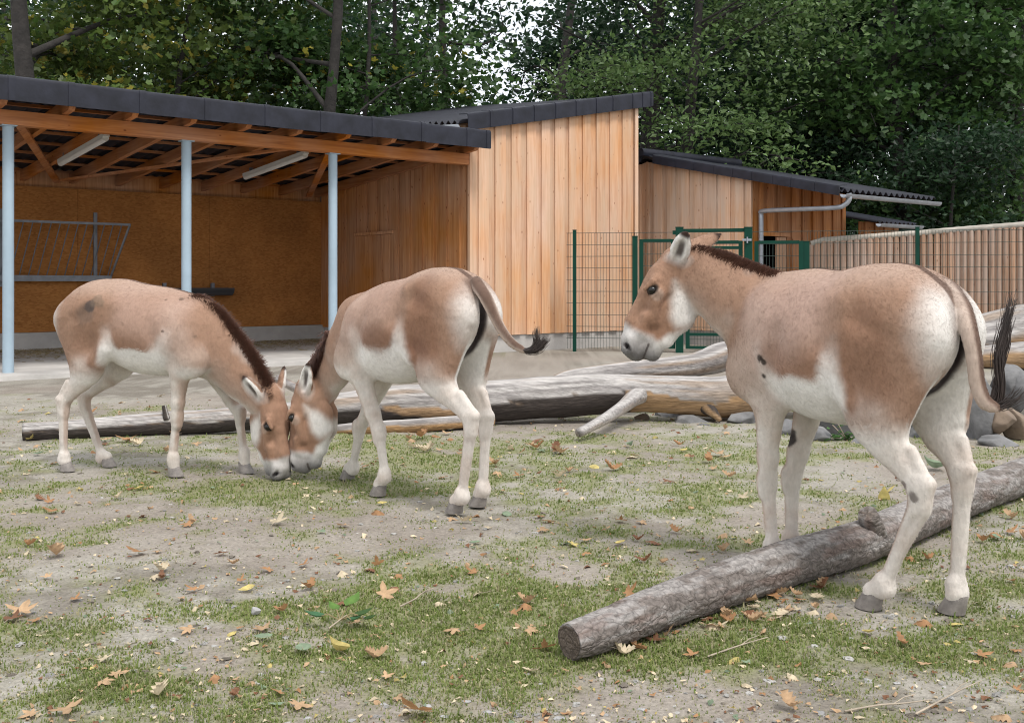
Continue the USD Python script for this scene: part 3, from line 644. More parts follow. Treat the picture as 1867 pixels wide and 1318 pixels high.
class Blob:
    def __init__(self): self.prims = []
    def rc(self, a, b, ra, rb, k=0.03, flat=None, part='torso', sub=False):
        """A cone with round ends from a to b; flat = (axis, factor) narrows it along an axis."""
        self.prims.append((np.asarray(a, float), np.asarray(b, float), float(ra), float(rb), k, flat, part, sub))
    def chain(self, pts, rads, **kw):
        for a, b, ra, rb in zip(pts, pts[1:], rads, rads[1:]): self.rc(a, b, ra, rb, **kw)
    def dist(self, prim, p):
        a, b, ra, rb, k, flat, part, sub = prim
        if flat is not None:
            ax = np.asarray(flat[0], float); ax = ax / np.linalg.norm(ax); g = 1 / flat[1] - 1
            sc = lambda x: x + (x @ ax)[..., None] * ax * g
            p, a, b = sc(p), sc(a), sc(b)
        ba = b - a; l2 = ba @ ba + 1e-12; pa = p - a
        t = np.clip((pa @ ba) / l2, 0, 1)
        return np.linalg.norm(pa - t[..., None] * ba, axis=-1) - (ra + (rb - ra) * t)
    def mesh(self, h, smooth=2):
        lo = np.min([np.minimum(p[0] - p[2], p[1] - p[3]) for p in self.prims if not p[7]], 0) * 1 - 0.05
        hi = np.max([np.maximum(p[0] + p[2], p[1] + p[3]) for p in self.prims if not p[7]], 0) + 0.05
        sh = np.ceil((hi - lo) / h).astype(int) + 1
        f = np.full(sh, 0.5, np.float32)
        ax = [lo[i] + h * np.arange(sh[i]) for i in range(3)]
        for pr in self.prims:
            m = pr[4] + 3 * h + 0.004
            stretch = max(1.0, pr[5][1]) if pr[5] else 1.0
            r = max(pr[2], pr[3]) * stretch + m
            a = np.clip(np.floor((np.minimum(pr[0], pr[1]) - r - lo) / h).astype(int), 0, sh - 1)
            b = np.clip(np.ceil((np.maximum(pr[0], pr[1]) + r - lo) / h).astype(int) + 1, 1, sh)
            if (b <= a).any(): continue
            g = np.stack(np.meshgrid(*[ax[i][a[i]:b[i]] for i in range(3)], indexing='ij'), -1).astype(np.float32)
            d = self.dist(pr, g).astype(np.float32)
            s = (slice(a[0], b[0]), slice(a[1], b[1]), slice(a[2], b[2])); o = f[s]; k = pr[4]
            if pr[7]:
                hh = np.clip(k - np.abs(o + d), 0, None) / k
                f[s] = np.maximum(o, -d) + hh * hh * k * 0.25
            else:
                hh = np.clip(k - np.abs(o - d), 0, None) / k
                f[s] = np.minimum(o, d) - hh * hh * k * 0.25
        v, q = surface_nets(f, lo, h)
        m = trimesh.Trimesh(v, q, process=False)
        comp = trimesh.graph.connected_component_labels(m.face_adjacency, node_count=len(q))
        keep = comp == np.bincount(comp).argmax(); q = q[keep]
        use, inv = np.unique(q, return_inverse=True); v, q = v[use], inv.reshape(-1, 3)
        import scipy.sparse as sp
        e = np.vstack([q[:, [0, 1]], q[:, [1, 2]], q[:, [2, 0]]]); n = len(v)
        A = sp.coo_matrix((np.ones(2 * len(e)), (np.r_[e[:, 0], e[:, 1]], np.r_[e[:, 1], e[:, 0]])), (n, n)).tocsr(); A.data[:] = 1
        deg = np.asarray(A.sum(1)).ravel()[:, None]
        for i in range(smooth):
            v = v + 0.5 * (A @ v / deg - v); v = v - 0.51 * (A @ v / deg - v)
        nrm = trimesh.Trimesh(v, q, process=False).vertex_normals
        return v, q, np.array(nrm)
    def part_dist(self, v):
        out = {}
        for pr in self.prims:
            if not pr[7]:
                d = self.dist(pr, v); out[pr[6]] = np.minimum(out[pr[6]], d) if pr[6] in out else d
        return out
def sstep(a, b, x):
    t = np.clip((x - a) / (b - a), 0, 1); return t * t * (3 - 2 * t)
def poly_mask(xy, poly, blur):
    """1 inside the outline, 0 outside, soft over the blur width."""
    P = np.asarray(poly, float); n = len(P); x, y = xy[:, 0], xy[:, 1]
    ins = np.zeros(len(xy), bool); d = np.full(len(xy), 9.0)
    for i in range(n):
        (x0, y0), (x1, y1) = P[i], P[(i + 1) % n]
        c = ((y0 > y) != (y1 > y)) & (x < (x1 - x0) * (y - y0) / ((y1 - y0) or 1e-9) + x0); ins ^= c
        e = np.array([x1 - x0, y1 - y0]); t = np.clip(((x - x0) * e[0] + (y - y0) * e[1]) / (e @ e), 0, 1)
        d = np.minimum(d, np.hypot(x - x0 - t * e[0], y - y0 - t * e[1]))
    sd = np.where(ins, -d, d)
    return 1 - sstep(-blur, blur, sd)
TAN, CREAM, PALE = np.array((0.268, 0.164, 0.112)), np.array((0.620, 0.595, 0.560)), np.array((0.420, 0.330, 0.272))
BROWN, DARK, GREYISH = np.array((0.195, 0.100, 0.060)), np.array((0.035, 0.02, 0.015)), np.array((0.23, 0.215, 0.21))
HU = 4.9e-4                                                     # metres per unit of the head drawing
def HV(x, y):
    dx, dy = x - 610, y - 250
    return np.array([-0.422 * dx + 0.906 * dy, -0.906 * dx - 0.422 * dy]) * HU

def head_prims(B, hp, tow, k=0.02):
    """Head in its own axes: h poll to lips, v towards the forehead, w to the left. tow maps (h, v, w) to the body frame."""
    W = tow((0, 0, 1)) - tow((0, 0, 0)); sc = np.linalg.norm(W); W = W / sc
    def r(a, b, ra, rb, f=1.0, kk=k, sub=False, part='head'):
        B.rc(tow(a), tow(b), ra * sc, rb * sc, kk, (W, f) if f != 1 else None, part, sub)
    r((0.035, -0.005, 0), (0.14, 0.012, 0), 0.072, 0.076, 1.0)
    r((0.11, 0.035, 0), (0.20, 0.040, 0), 0.052, 0.050, 1.15)
    r((0.18, 0.040, 0), (0.335, 0.052, 0), 0.050, 0.046, 0.82)
    r((0.335, 0.050, 0), (0.405, 0.036, 0), 0.046, 0.050, 0.85)
    for s in (1, -1):
        r((0.165, -0.082, 0.028 * s), (0.235, -0.084, 0.026 * s), 0.082, 0.082, 0.40)        # cheek
        r((0.235, -0.080, 0.020 * s), (0.345, -0.072, 0.016 * s), 0.072, 0.050, 0.45)
        r((0.14, 0.050, 0.055 * s), (0.18, 0.060, 0.061 * s), 0.021, 0.016, 1.0, 0.02)       # brow
        r((0.19, 0.020, 0.066 * s), (0.30, 0.0, 0.040 * s), 0.024, 0.020, 1.0, 0.03)          # cheek bone
        r((0.405, 0.040, 0.026 * s), (0.445, 0.038, 0.028 * s), 0.032, 0.030, 1.0, 0.02)      # nostril wing
    r((0.23, -0.030, 0), (0.38, -0.020, 0), 0.075, 0.058, 0.66)
    r((0.38, 0.010, 0), (0.435, 0.012, 0), 0.058, 0.046, 0.95)
    r((0.43, -0.004, 0), (0.452, 0.000, 0), 0.032, 0.030, 1.25, 0.02)                         # upper lip
    r((0.36, -0.066, 0), (0.432, -0.052, 0), 0.036, 0.027, 1.0, 0.02)                         # lower jaw, chin
    r((0.405, -0.066, 0), (0.425, -0.068, 0), 0.029, 0.026, 1.0, 0.015)
    for s in (1, -1):
        r((0.176, 0.058, 0.093 * s), (0.197, 0.044, 0.092 * s), 0.017, 0.016, 1.0, 0.012, True)
        r((0.152, 0.064, 0.076 * s), (0.194, 0.080, 0.070 * s), 0.012, 0.009, 1.0, 0.008)     # upper lid
        r((0.178, 0.025, 0.078 * s), (0.212, 0.043, 0.072 * s), 0.012, 0.010, 1.0, 0.008)     # lower lid
        r((0.235, 0.018, 0.056 * s), (0.300, -0.012, 0.044 * s), 0.016, 0.014, 1.0, 0.025)     # facial crest
        r((0.300, 0.028, 0.050 * s), (0.360, 0.020, 0.046 * s), 0.020, 0.018, 1.0, 0.03)
        r((0.425, 0.064, 0.046 * s), (0.449, 0.040, 0.042 * s), 0.007, 0.011, 0.9, 0.010, True)
        r((hp.get('mouth0', 0.388) + 0.007, -0.024, 0.052 * s), (0.475, -0.032, 0.022 * s), 0.004, 0.005, 1.0, 0.006, True)
def ear(B, base, tip, opening, sc, name):
    """A leaf-shaped ear, hollow towards opening."""
    base, tip, o = np.asarray(base, float), np.asarray(tip, float), np.asarray(opening, float)
    d = tip - base; L = np.linalg.norm(d); d = d / L; o = o - d * (o @ d); o = o / np.linalg.norm(o)
    P = [base + d * L * t for t in (-0.08, 0.12, 0.38, 0.62, 0.82, 0.97)]
    B.chain(P, np.array([0.030, 0.036, 0.041, 0.035, 0.022, 0.007]) * sc, k=0.012, flat=(o, 0.55), part=name)
    Q = [base + d * L * t + o * q for t, q in ((0.14, 0.022), (0.38, 0.026), (0.62, 0.022), (0.80, 0.013))]
    B.chain(Q, np.array([0.016, 0.026, 0.022, 0.008]) * sc, k=0.008, flat=(o, 0.72), part=name, sub=True)
    return d, o, base, L

def kulan(label, P0, d, spec, h):
    d = np.array(d, float); d /= np.linalg.norm(d); P0 = np.array(P0, float); l = np.array([-d[1], d[0]]); S = spec['S']
    R = np.array([[d[0], d[1], 0], [l[0], l[1], 0], [0, 0, 1.0]])          # world offset -> body
    O3 = np.array([P0[0], P0[1], 0.0])
    tb = lambda w: R @ (np.asarray(w, float) - O3)
    tw = lambda b: np.asarray(b, float) @ R + O3
    def J(px, py, lat, dl=0.0):
        r = (px - CX) / FPX; b = P0 + lat * l
        s = (r * b[1] - b[0]) / (d[0] - r * d[1]); Y = b[1] + s * d[1]
        return np.array([s, lat, CAMH - (py - HZ) / FPX * Y]), Y
    B = Blob(); Lx = (0, 1, 0)
    # trunk
    st = spec['trunk']
    for a, b in zip(st, st[1:]):
        f = 0.5 * (a[3] / a[2] + b[3] / b[2])
        B.rc((a[0], 0, a[1]), (b[0], 0, b[1]), a[2], b[2], 0.07, (Lx, f), 'torso')
    w = spec['withers']; B.rc((w[0], 0, w[1]), (w[2], 0, w[3]), w[4], w[4], 0.09, (Lx, 0.7), 'torso')
    c = spec['croup']; B.rc((c[0], 0, c[1]), (c[2], 0, c[3]), c[4], c[4] * 0.9, 0.09, (Lx, 1.2), 'torso')
    hb_ = spec['hipz']; sk = spec.get('sk', 1.0); bo, br = spec.get('butt', (-0.13, 0.125))
    for sg in (1, -1):
        B.rc((-0.535 / sk, 0.165 * sg, hb_), (-0.575 / sk, 0.150 * sg, hb_ + 0.02), 0.042 * S, 0.042 * S, 0.05, None, 'torso')                # point of the hip
        B.rc((-0.455 / sk, 0.285 * sg, hb_ - 0.05), (-0.47 / sk, 0.275 * sg, hb_ - 0.13), 0.045, 0.04, 0.08, None, 'torso', True)                # hollow of the flank
        B.rc((-0.50 / sk, 0.185 * sg, hb_ - 0.26), (-0.56 / sk, 0.17 * sg, hb_ - 0.34), 0.05, 0.05, 0.05, None, 'torso')                       # fold to the stifle
        B.rc((-0.175, 0.262 * sg, hb_ - 0.10), (-0.12, 0.235 * sg, hb_ - 0.36), 0.020, 0.024, 0.06, None, 'torso', True)               # behind the shoulder
        B.rc((-0.62 / sk, 0.235 * sg, hb_ - 0.04), (-0.80 / sk, 0.20 * sg, hb_ - 0.12), 0.022, 0.026, 0.06, None, 'torso', True)
    # neck
    pts, rad, axis = [], [], tb(O3 + np.r_[spec['neck_axis'], 0]) - 0
    for px, py, rp, Y in spec['neck']:
        if Y is None:
            p, Y = J(px, py, 0.0)
        else: p = tb(ray(px, py, Y))
        pts.append(p); rad.append(rp / FPX * Y)
    for i, (a, b, ra, rb) in enumerate(zip(pts, pts[1:], rad, rad[1:])):
        B.rc(a, b, ra, rb, 0.06 if i == 0 else 0.04, (axis, spec.get('neck_flat', 0.62)), 'neck')
    # head
    hw, fw, O_, sc = np.array(spec['head_h'], float), np.array(spec['head_f'], float), spec['head_o'], spec['head_s']
    Ob = tb(ray(O_[0], O_[1], O_[2])); hb = R @ (hw / np.linalg.norm(hw)); vb = R @ fw; vb -= hb * (vb @ hb); vb /= np.linalg.norm(vb); wb = np.cross(hb, vb)
    if spec.get('flip'): wb = wb
    tow = lambda p: Ob + sc * (hb * p[0] + vb * p[1] + wb * p[2])
    B.rc(pts[-1], tow((0.10, -0.045, 0)), rad[-1], 0.075 * sc, 0.04, (axis, 0.75), 'neck')
    head_prims(B, spec, tow)
    ears = []
    for i, (base, tip, op) in enumerate(spec['ears']):
        ears.append(ear(B, tow(base), tow(tip), hb * op[0] + vb * op[1] + wb * op[2], sc, f'ear{i}'))
    # legs
    hoofs = []
    for name, (sh, el, kn, ft, ho) in spec['front'].items():
        lat = el[1]; sg = np.sign(lat)
        k_, f_, t_ = (J(*x)[0] for x in (kn, ft, ho))
        e_ = np.array(el)
        B.rc(np.array(sh) , np.array(sh) + [0.10, 0.02 * sg, -0.20 * S], 0.105 * S, 0.095 * S, 0.07, (Lx, 0.6), 'torso')
        B.rc(np.array(sh) + [0.10, 0.02 * sg, -0.20 * S], e_ + [0.01, 0, 0.04], 0.095 * S, 0.078 * S, 0.05, (Lx, 0.65), 'fleg')
        B.rc(e_, e_ * 0.35 + k_ * 0.65 + [0.004, 0, 0], 0.066 * S, 0.040 * S, 0.045, (Lx, 0.82), 'fleg')
        B.rc(e_ * 0.35 + k_ * 0.65, k_, 0.040 * S, 0.035 * S, 0.025, None, 'fleg')
        B.rc(k_ + [0.006, 0, 0.025], k_ + [0.004, 0, -0.03], 0.037 * S, 0.033 * S, 0.018, None, 'fleg')
        B.rc(k_, f_, 0.025 * S, 0.0225 * S, 0.016, (Lx, 0.9), 'fleg')
        B.rc(k_ + [-0.016, 0, -0.05], f_ + [-0.016, 0, 0.03], 0.0140, 0.0140, 0.014, None, 'fleg')
        B.rc(f_ + [0, 0, 0.012], f_ + [-0.004, 0, -0.012], 0.033 * S, 0.034 * S, 0.018, None, 'fleg')
        co = t_ * [1, 1, 0] + [-0.016, 0, 0.062 * S]
        B.rc(f_, co, 0.030 * S, 0.034 * S, 0.02, None, 'fleg')
        hoofs.append((t_, f_, 'front'))
    for name, (hip, stf, hk, ft, ho) in spec['hind'].items():
        h_, s_ = np.array(hip), np.array(stf); sg = np.sign(h_[1])
        k_, f_, t_ = (J(*x)[0] for x in (hk, ft, ho))
        B.rc(h_, s_ * 0.75 + k_ * 0.25, 0.180 * S, 0.104 * S, 0.06, (Lx, 0.62), 'thigh')
        B.rc(h_ + [bo * S, 0, -0.02], s_ * 0.60 + k_ * 0.40 + [-0.012, 0, 0.05], br * S, 0.062 * S, 0.05, (Lx, 0.72), 'thigh')
        g = s_ * 0.5 + k_ * 0.5 + [0.012, 0, 0]
        B.rc(s_ * 0.8 + k_ * 0.2, g, 0.094 * S, 0.060 * S, 0.05, (Lx, 0.70), 'hleg')
        B.rc(g, k_ + [0.006, 0, 0.04], 0.060 * S, 0.038 * S, 0.035, (Lx, 0.76), 'hleg')
        B.rc(s_ * 0.35 + k_ * 0.65 + [-0.046, 0, 0.04], k_ + [-0.036, 0, 0.05], 0.020, 0.016, 0.022, None, 'hleg')   # the tendon to the point of the hock
        B.rc(k_ + [-0.034, 0, 0.045], k_ + [-0.020, 0, -0.03], 0.024 * S, 0.022 * S, 0.02, None, 'hleg')
        B.rc(k_ + [0.004, 0, 0.035], k_ + [0, 0, -0.045], 0.041 * S, 0.032 * S, 0.022, (Lx, 0.85), 'hleg')
        B.rc(k_, f_, 0.025 * S, 0.022 * S, 0.016, (Lx, 0.9), 'hleg')
        B.rc(k_ + [-0.024, 0, -0.05], f_ + [-0.017, 0, 0.03], 0.0135, 0.013, 0.014, None, 'hleg')
        B.rc(f_ + [0, 0, 0.012], f_ + [-0.006, 0, -0.012], 0.034 * S, 0.036 * S, 0.018, None, 'hleg')
        co = t_ * [1, 1, 0] + [-0.016, 0, 0.062 * S]
        B.rc(f_, co, 0.031 * S, 0.034 * S, 0.02, None, 'hleg')
        hoofs.append((t_, f_, 'hind'))
    B.rc((spec['cleft'], 0, spec['hipz'] - 0.10), (spec['cleft'] + 0.10, 0, spec['hipz'] - 0.42), 0.030, 0.042, 0.035, (Lx, 0.55), 'torso', True)
    tail = []
    if spec.get('tail'):
        for px, py, rp, Y in spec['tail']: tail.append((tb(ray(px, py, Y)), rp * 0.78 / FPX * Y))
        T_ = spline([np.r_[p, r] for p, r in tail], 34)
        B.chain(T_[:, :3], T_[:, 3], k=0.012, part='tail')
    v, q, nr = B.mesh(h)
    # ------------------------------------------------ coat
    D = B.part_dist(v); big = np.full(len(v), 9.0); g = lambda k: D.get(k, big)
    earD = np.minimum(g('ear0'), g('ear1'))
    keys = {'body': np.minimum(g('torso'), g('thigh')), 'neck': g('neck'), 'head': g('head'), 'ear': earD, 'fleg': g('fleg'), 'hleg': g('hleg'), 'tail': g('tail')}
    mn = np.min(list(keys.values()), 0); wt = {k: np.exp(-(x - mn) / 0.012) for k, x in keys.items()}; tot = sum(wt.values()); wt = {k: x / tot for k, x in wt.items()}
    s, lt, z = v[:, 0] / S * sk, v[:, 1] / S, v[:, 2] / S
    n1 = fbm(v * 9 + spec['seed'], 4, spec['seed']) - 0.5; n2 = fbm(v * 26 + 5, 3, spec['seed'] + 3) - 0.5
    sz = np.c_[s + 0.05 * n1 + 0.012 * n2, z + 0.05 * np.roll(n1, 7) + 0.012 * n2]
    mix = lambda c, to, m: c + (np.asarray(to) - c) * np.clip(m, 0, 1)[:, None]
    C = {k: np.repeat(TAN[None], len(v), 0) for k in keys}
    b = C['body']
    b = mix(b, PALE, 0.35 * sstep(1.10, 1.20, z))
    b = mix(b, BROWN, spec.get('brown', 0.5) * poly_mask(sz, [(-0.48, 0.80), (-0.14, 0.80), (-0.10, 0.90), (-0.46, 0.92)], 0.04))
    b = mix(b, BROWN, spec.get('brown_thigh', 0.6) * poly_mask(sz, [(-0.535, 0.66), (-0.535, 1.0), (-0.60, 1.12), (-0.74, 1.05), (-0.76, 0.8), (-0.68, 0.62)], 0.045))
    b = mix(b, CREAM, sstep(0.026, -0.026, sz[:, 1] - (0.80 - 0.115 * sstep(-0.14, -0.02, s) + 0.05 * np.clip(-s - 0.40, 0, 0.15))) * sstep(-0.57, -0.49, s))
    b = mix(b, CREAM, spec.get('flank', 0.88) * sstep(1.0, 0.78, sz[:, 1]) * poly_mask(sz, [(-0.560, 0.70), (-0.40, 0.74), (-0.450, 0.86), (-0.485, 1.05), (-0.515, 1.06), (-0.535, 0.90)], 0.030))
    b = mix(b, CREAM, spec.get('wedge', 0.75) * poly_mask(sz, [(-0.24, 0.76), (-0.15, 0.84), (-0.10, 0.92), (-0.05, 0.91), (-0.06, 0.80), (0.02, 0.68), (-0.14, 0.66)], 0.038))
    b = mix(b, PALE, 0.5 * poly_mask(sz, [(-0.10, 0.80), (-0.02, 0.95), (0.06, 0.92), (0.04, 0.70), (-0.1, 0.66)], 0.06))
    b = mix(b, PALE * [0.92, 0.84, 0.86], spec.get('mauve', 0.35) * poly_mask(sz, [(-0.45, 0.95), (-0.12, 0.80), (0.02, 0.75), (0.05, 1.12), (-0.45, 1.2)], 0.09))
    b = mix(b, PALE * [1.0, 0.94, 0.93], 0.45 * poly_mask(sz, [(-0.16, 0.85), (-0.10, 1.1), (0.0, 1.08), (0.05, 0.85)], 0.08))
    back = sstep(spec.get('white_from', -0.70), spec.get('white_from', -0.70) - 0.17, s + 0.25 * (0.95 - z) * (z < 0.95) - 0.02 + 0.06 * n1)
    b = mix(b, CREAM, back)
    b = mix(b, CREAM, sstep(0.70, 0.58, sz[:, 1]))
    b = mix(b, CREAM, 0.9 * ((np.abs(lt) < 0.07) & (s > -0.6)) * sstep(0.8, 0.7, z))
    inner = sstep(0.0, -0.35, nr[:, 1] * np.sign(lt)) * sstep(0.90, 0.82, z) * (s < -0.45); b = mix(b, CREAM * 0.97, inner)
    stripe = sstep(0.026, 0.016, np.abs(lt) + 0.01 * n2) * sstep(0.35, 0.7, nr[:, 2] + 0.9 * (s < -0.7)) * (z > 0.85) * sstep(0.15, 0.0, s)
    b = mix(b, (0.07, 0.038, 0.026), 0.85 * stripe)
    anal = sstep(0.034, 0.016, np.abs(lt)) * (s < -0.66) * sstep(spec['hipz'] - 0.42, spec['hipz'] - 0.30, v[:, 2]) * sstep(spec['hipz'] + 0.0, spec['hipz'] - 0.05, v[:, 2])
    b = mix(b, (0.035, 0.027, 0.027), anal)
    for (ps, pz, pr, amt, colr) in spec.get('patches', []):
        m = sstep(pr, pr * 0.3, np.hypot(sz[:, 0] - ps, sz[:, 1] - pz) + 0.06 * n1) * amt
        b = mix(b, colr, m)
    C['body'] = b
    nk = C['neck']; under = -(nr @ spec['neck_up'](R)) if callable(spec.get('neck_up')) else -nr[:, 2]
    nk = mix(nk, PALE, 0.55 * sstep(-0.15, 0.45, under)); nk = mix(nk, CREAM, 0.75 * sstep(0.35, 0.9, under))
    nk = mix(nk, CREAM, 0.45 * sstep(0.0, 0.3, fbm(v * 5 + 2, 3, spec['seed'] + 9) - 0.5) )
    C['neck'] = nk
    rel = (v - Ob) / sc; hv = np.c_[rel @ hb, rel @ vb]; ww = np.abs(rel @ wb); hvn = hv + 0.010 * np.c_[n1, np.roll(n1, 5)] + 0.006 * n2[:, None]
    hd = np.repeat((TAN * [1.02, 0.98, 0.95])[None], len(v), 0)
    hd = mix(hd, BROWN, 0.35 * poly_mask(hvn, [HV(230, 850), HV(330, 760), HV(470, 860), HV(430, 960), HV(300, 930)], 0.02))
    hd = mix(hd, CREAM, poly_mask(hvn, [HV(545, 480), HV(650, 590), HV(740, 740), HV(770, 830), HV(640, 880), HV(545, 870), HV(505, 780), HV(515, 620)], 0.028) * 0.94)
    hd = mix(hd, CREAM * [.74, .73, .74], sstep(-0.016, 0.020, hvn[:, 0] - (0.362 + 0.35 * np.clip(-0.03 - hv[:, 1], 0, 1) - 0.25 * np.clip(hv[:, 1] - 0.06, 0, 1))))
    hd = mix(hd, CREAM, poly_mask(hvn, [HV(480, 930), HV(600, 900), HV(760, 850), HV(620, 1010), HV(430, 1180), HV(330, 1050)], 0.016))
    hd = mix(hd, GREYISH * 0.55, 0.92 * sstep(0.365, 0.462, hvn[:, 0] - 0.45 * np.clip(hv[:, 1] - 0.02, 0, 1) + 0.15 * np.clip(-hv[:, 1], 0, 0.1)))
    hd = mix(hd, (0.03, 0.025, 0.025), sstep(0.016, 0.006, np.hypot(hv[:, 0] - 0.440 - 0.3 * (0.051 - hv[:, 1]), (hv[:, 1] - 0.051) * 0.6)) * (ww > 0.022))
    seg = np.abs(hv[:, 1] + 0.026 + 0.1 * (hv[:, 0] - 0.395)); hd = mix(hd, (0.07, 0.058, 0.055), sstep(0.0060, 0.002, seg) * sstep(spec.get('mouth0', 0.388), spec.get('mouth0', 0.388) + 0.01, hv[:, 0]) * (ww > 0.010))
    ed = np.hypot(((hv[:, 0] - 0.186) * 0.86 + (hv[:, 1] - 0.052) * 0.5) * 0.58, (hv[:, 1] - 0.052) * 0.86 - (hv[:, 0] - 0.186) * 0.5)
    hd = mix(hd, PALE, 0.45 * sstep(0.034, 0.018, np.hypot(hv[:, 0] - 0.196, hv[:, 1] - 0.026)) * (ww > 0.05))
    hd = mix(hd, (0.02, 0.015, 0.013), sstep(0.022, 0.012, ed) * (ww > 0.055))
    hd = mix(hd, BROWN * 0.7, 0.5 * sstep(0.05, 0.0, np.abs(hv[:, 0] - 0.02)) * (hv[:, 1] < 0.03))
    C['head'] = hd
    e = np.repeat(TAN[None], len(v), 0)
    for (ed_, eo, eb, eL), nm in zip(ears, ('ear0', 'ear1')):
        t = ((v - eb) @ ed_) / eL; near = D[nm] < 0.03; fo = nr @ eo
        ex = mix(e, CREAM, sstep(0.0, 0.35, fo + 0.2 * n1)); deep = ((v - eb) @ eo)
        ac = np.abs((v - eb) @ np.cross(ed_, eo)); ex = mix(ex, (0.06, 0.045, 0.04), 0.92 * sstep(0.1, 0.45, fo) * sstep(0.020 * sc, 0.007 * sc, ac + 0.02 * n1) * sstep(0.10, 0.32, t) * sstep(0.88, 0.55, t))
        ex = mix(ex, DARK, 0.7 * sstep(0.35, 0.0, np.abs(fo)) * sstep(0.5, 0.75, t))
        ex = mix(ex, DARK, sstep(0.80, 0.92, t)); e = np.where(near[:, None], ex, e)
    C['ear'] = e
    fl = np.repeat(CREAM[None] * [0.88, 0.845, 0.81], len(v), 0); fl = mix(fl, TAN * 1.1, 0.7 * sstep(0.0, 0.75, nr[:, 0] + 0.8 * n1) * sstep(0.10, 0.25, z)); fl = mix(fl, PALE, 0.6 * sstep(-0.1, 0.3, n1))
    fl = mix(fl, PALE * 0.9, sstep(0.60, 0.78, z)); 
    C['fleg'] = fl
    hl = np.repeat(CREAM[None] * [0.92, 0.88, 0.85], len(v), 0); hl = mix(hl, TAN * 1.05, 0.6 * sstep(0.1, 0.7, nr[:, 0] + 0.4 * n1) * sstep(0.08, 0.2, z)); hl = mix(hl, PALE, 0.5 * sstep(-0.1, 0.3, n1)); hl = mix(hl, BROWN, 0.5 * sstep(0.58, 0.70, z) * sstep(-0.72, -0.64, s) * (nr[:, 1] * np.sign(lt) > 0.0))
    C['hleg'] = hl
    if tail:
        tl = np.repeat(PALE[None] * 0.95, len(v), 0); tl = mix(tl, (0.09, 0.05, 0.035), 0.9 * sstep(0.25, 0.75, nr @ (R @ np.array(spec['tail_back']))))
        C['tail'] = tl
    col = sum(C[k] * wt[k][:, None] for k in keys)
    col = col * (1 + 0.15 * n1 + 0.10 * n2)[:, None]
    dirt = sstep(0.12, 0.26, n1 * 0.7 + fbm(v * 14, 3, spec['seed'] + 21) - 0.5) * 0.4 * spec.get('dirt', 0.6)
    col = mix(col, (0.15, 0.10, 0.075), dirt * (wt['body'] + 0.4 * (wt['fleg'] + wt['hleg'])) * sstep(0.2, 0.5, col.mean(1) * 2.2) * 0.6)
    for px, py, la, rad_, cc, am in spec.get('spots', []):
        c3 = J(px, py, la)[0]; dd_ = np.linalg.norm((v - c3) * [1, .45, 1], axis=1) * (1 + 1.2 * n2 + 0.8 * n1)
        col = mix(col, cc, am * sstep(rad_, rad_ * 0.6, dd_))
    col = np.clip(col, 0.01, 0.8)
    v = v + nr * (0.006 * (fbm(v * 7, 3, spec['seed'] + 1) - 0.5) + 0.0022 * (fbm(v * 40, 2, spec['seed'] + 2) - 0.5))[:, None]
    # ------------------------------------------------ the scene's objects
    root = thing('wild_ass', label, 'wild ass', (P0[0], P0[1], 0), group=None)
    obj('body', (tw(v), q), 'coat', root, smooth=True, colors=col, origin=O3)
    for t_, f_, kind in hoofs:
        n = 22; an = np.arange(n) / n * 2 * np.pi; rings = []
        fwd = np.array([1.0, 0, 0])
        for zz, rad, sh in ((0.0, 0.047, 0.006), (0.012, 0.046, 0.003), (0.035, 0.041, -0.007), (0.066, 0.035, -0.018), (0.072, 0.028, -0.020)):
            c = np.array([t_[0] + sh - 0.006, t_[1], zz * S]); x = np.cos(an); 
            rings.append(c + S * rad * np.c_[np.where(x > 0, x * 1.12, x * 0.95), np.sin(an) * 0.88, 0 * an])
        V = np.vstack(rings + [rings[0].mean(0)[None], rings[-1].mean(0)[None]]); m = len(rings); Fq = []
        for i in range(m - 1):
            for j in range(n): Fq += [[i * n + j, i * n + (j + 1) % n, (i + 1) * n + (j + 1) % n], [i * n + j, (i + 1) * n + (j + 1) % n, (i + 1) * n + j]]
        for j in range(n): Fq += [[m * n, (j + 1) % n, j], [m * n + 1, (m - 1) * n + j, (m - 1) * n + (j + 1) % n]]
        V[:, 2] += 0.001
        obj('hoof', (tw(V), np.array(Fq)), 'hoof', root, smooth=40, origin=O3)
    for sg in (1, -1):
        c = tow((0.187, 0.0515, 0.0715 * sg)); ball = trimesh.creation.icosphere(3, 0.0195 * sc)
        obj('eye', (tw(ball.vertices + c), ball.faces), 'eye', root, smooth=True, origin=O3)
    # short fur: hair by hair over the body, each in the colour of the skin it grows on
    nf = spec.get('fur', 45000); rf = np.random.default_rng(spec['seed'] + 50)
    tri = v[q]; ar = np.linalg.norm(np.cross(tri[:, 1] - tri[:, 0], tri[:, 2] - tri[:, 0]), axis=1); fi = rf.choice(len(q), nf, p=ar / ar.sum())
    bc = rf.dirichlet((1, 1, 1), nf); pos = (tri[fi] * bc[:, :, None]).sum(1); fn_ = (nr[q[fi]] * bc[:, :, None]).sum(1); fc = (col[q[fi]] * bc[:, :, None]).sum(1)
    flow = np.array([-0.75, 0, -0.75]) + rf.normal(0, .22, (nf, 3)); flow = flow - fn_ * (flow * fn_).sum(1, keepdims=True); flow /= np.linalg.norm(flow, axis=1, keepdims=True) + 1e-9
    ln_ = spec.get('fur_len', 0.009) * rf.uniform(.6, 1.3, nf)[:, None]
    st2 = np.stack([pos - fn_ * 0.0008, pos + flow * ln_ + fn_ * ln_ * rf.uniform(.06, .22, nf)[:, None]], 1)
    cu = UsdGeom.BasisCurves.Define(stage, path_for('fur', root)); cu.CreateTypeAttr('linear'); cu.CreateCurveVertexCountsAttr(Vt.IntArray.FromNumpy(np.full(nf, 2, np.int32)))
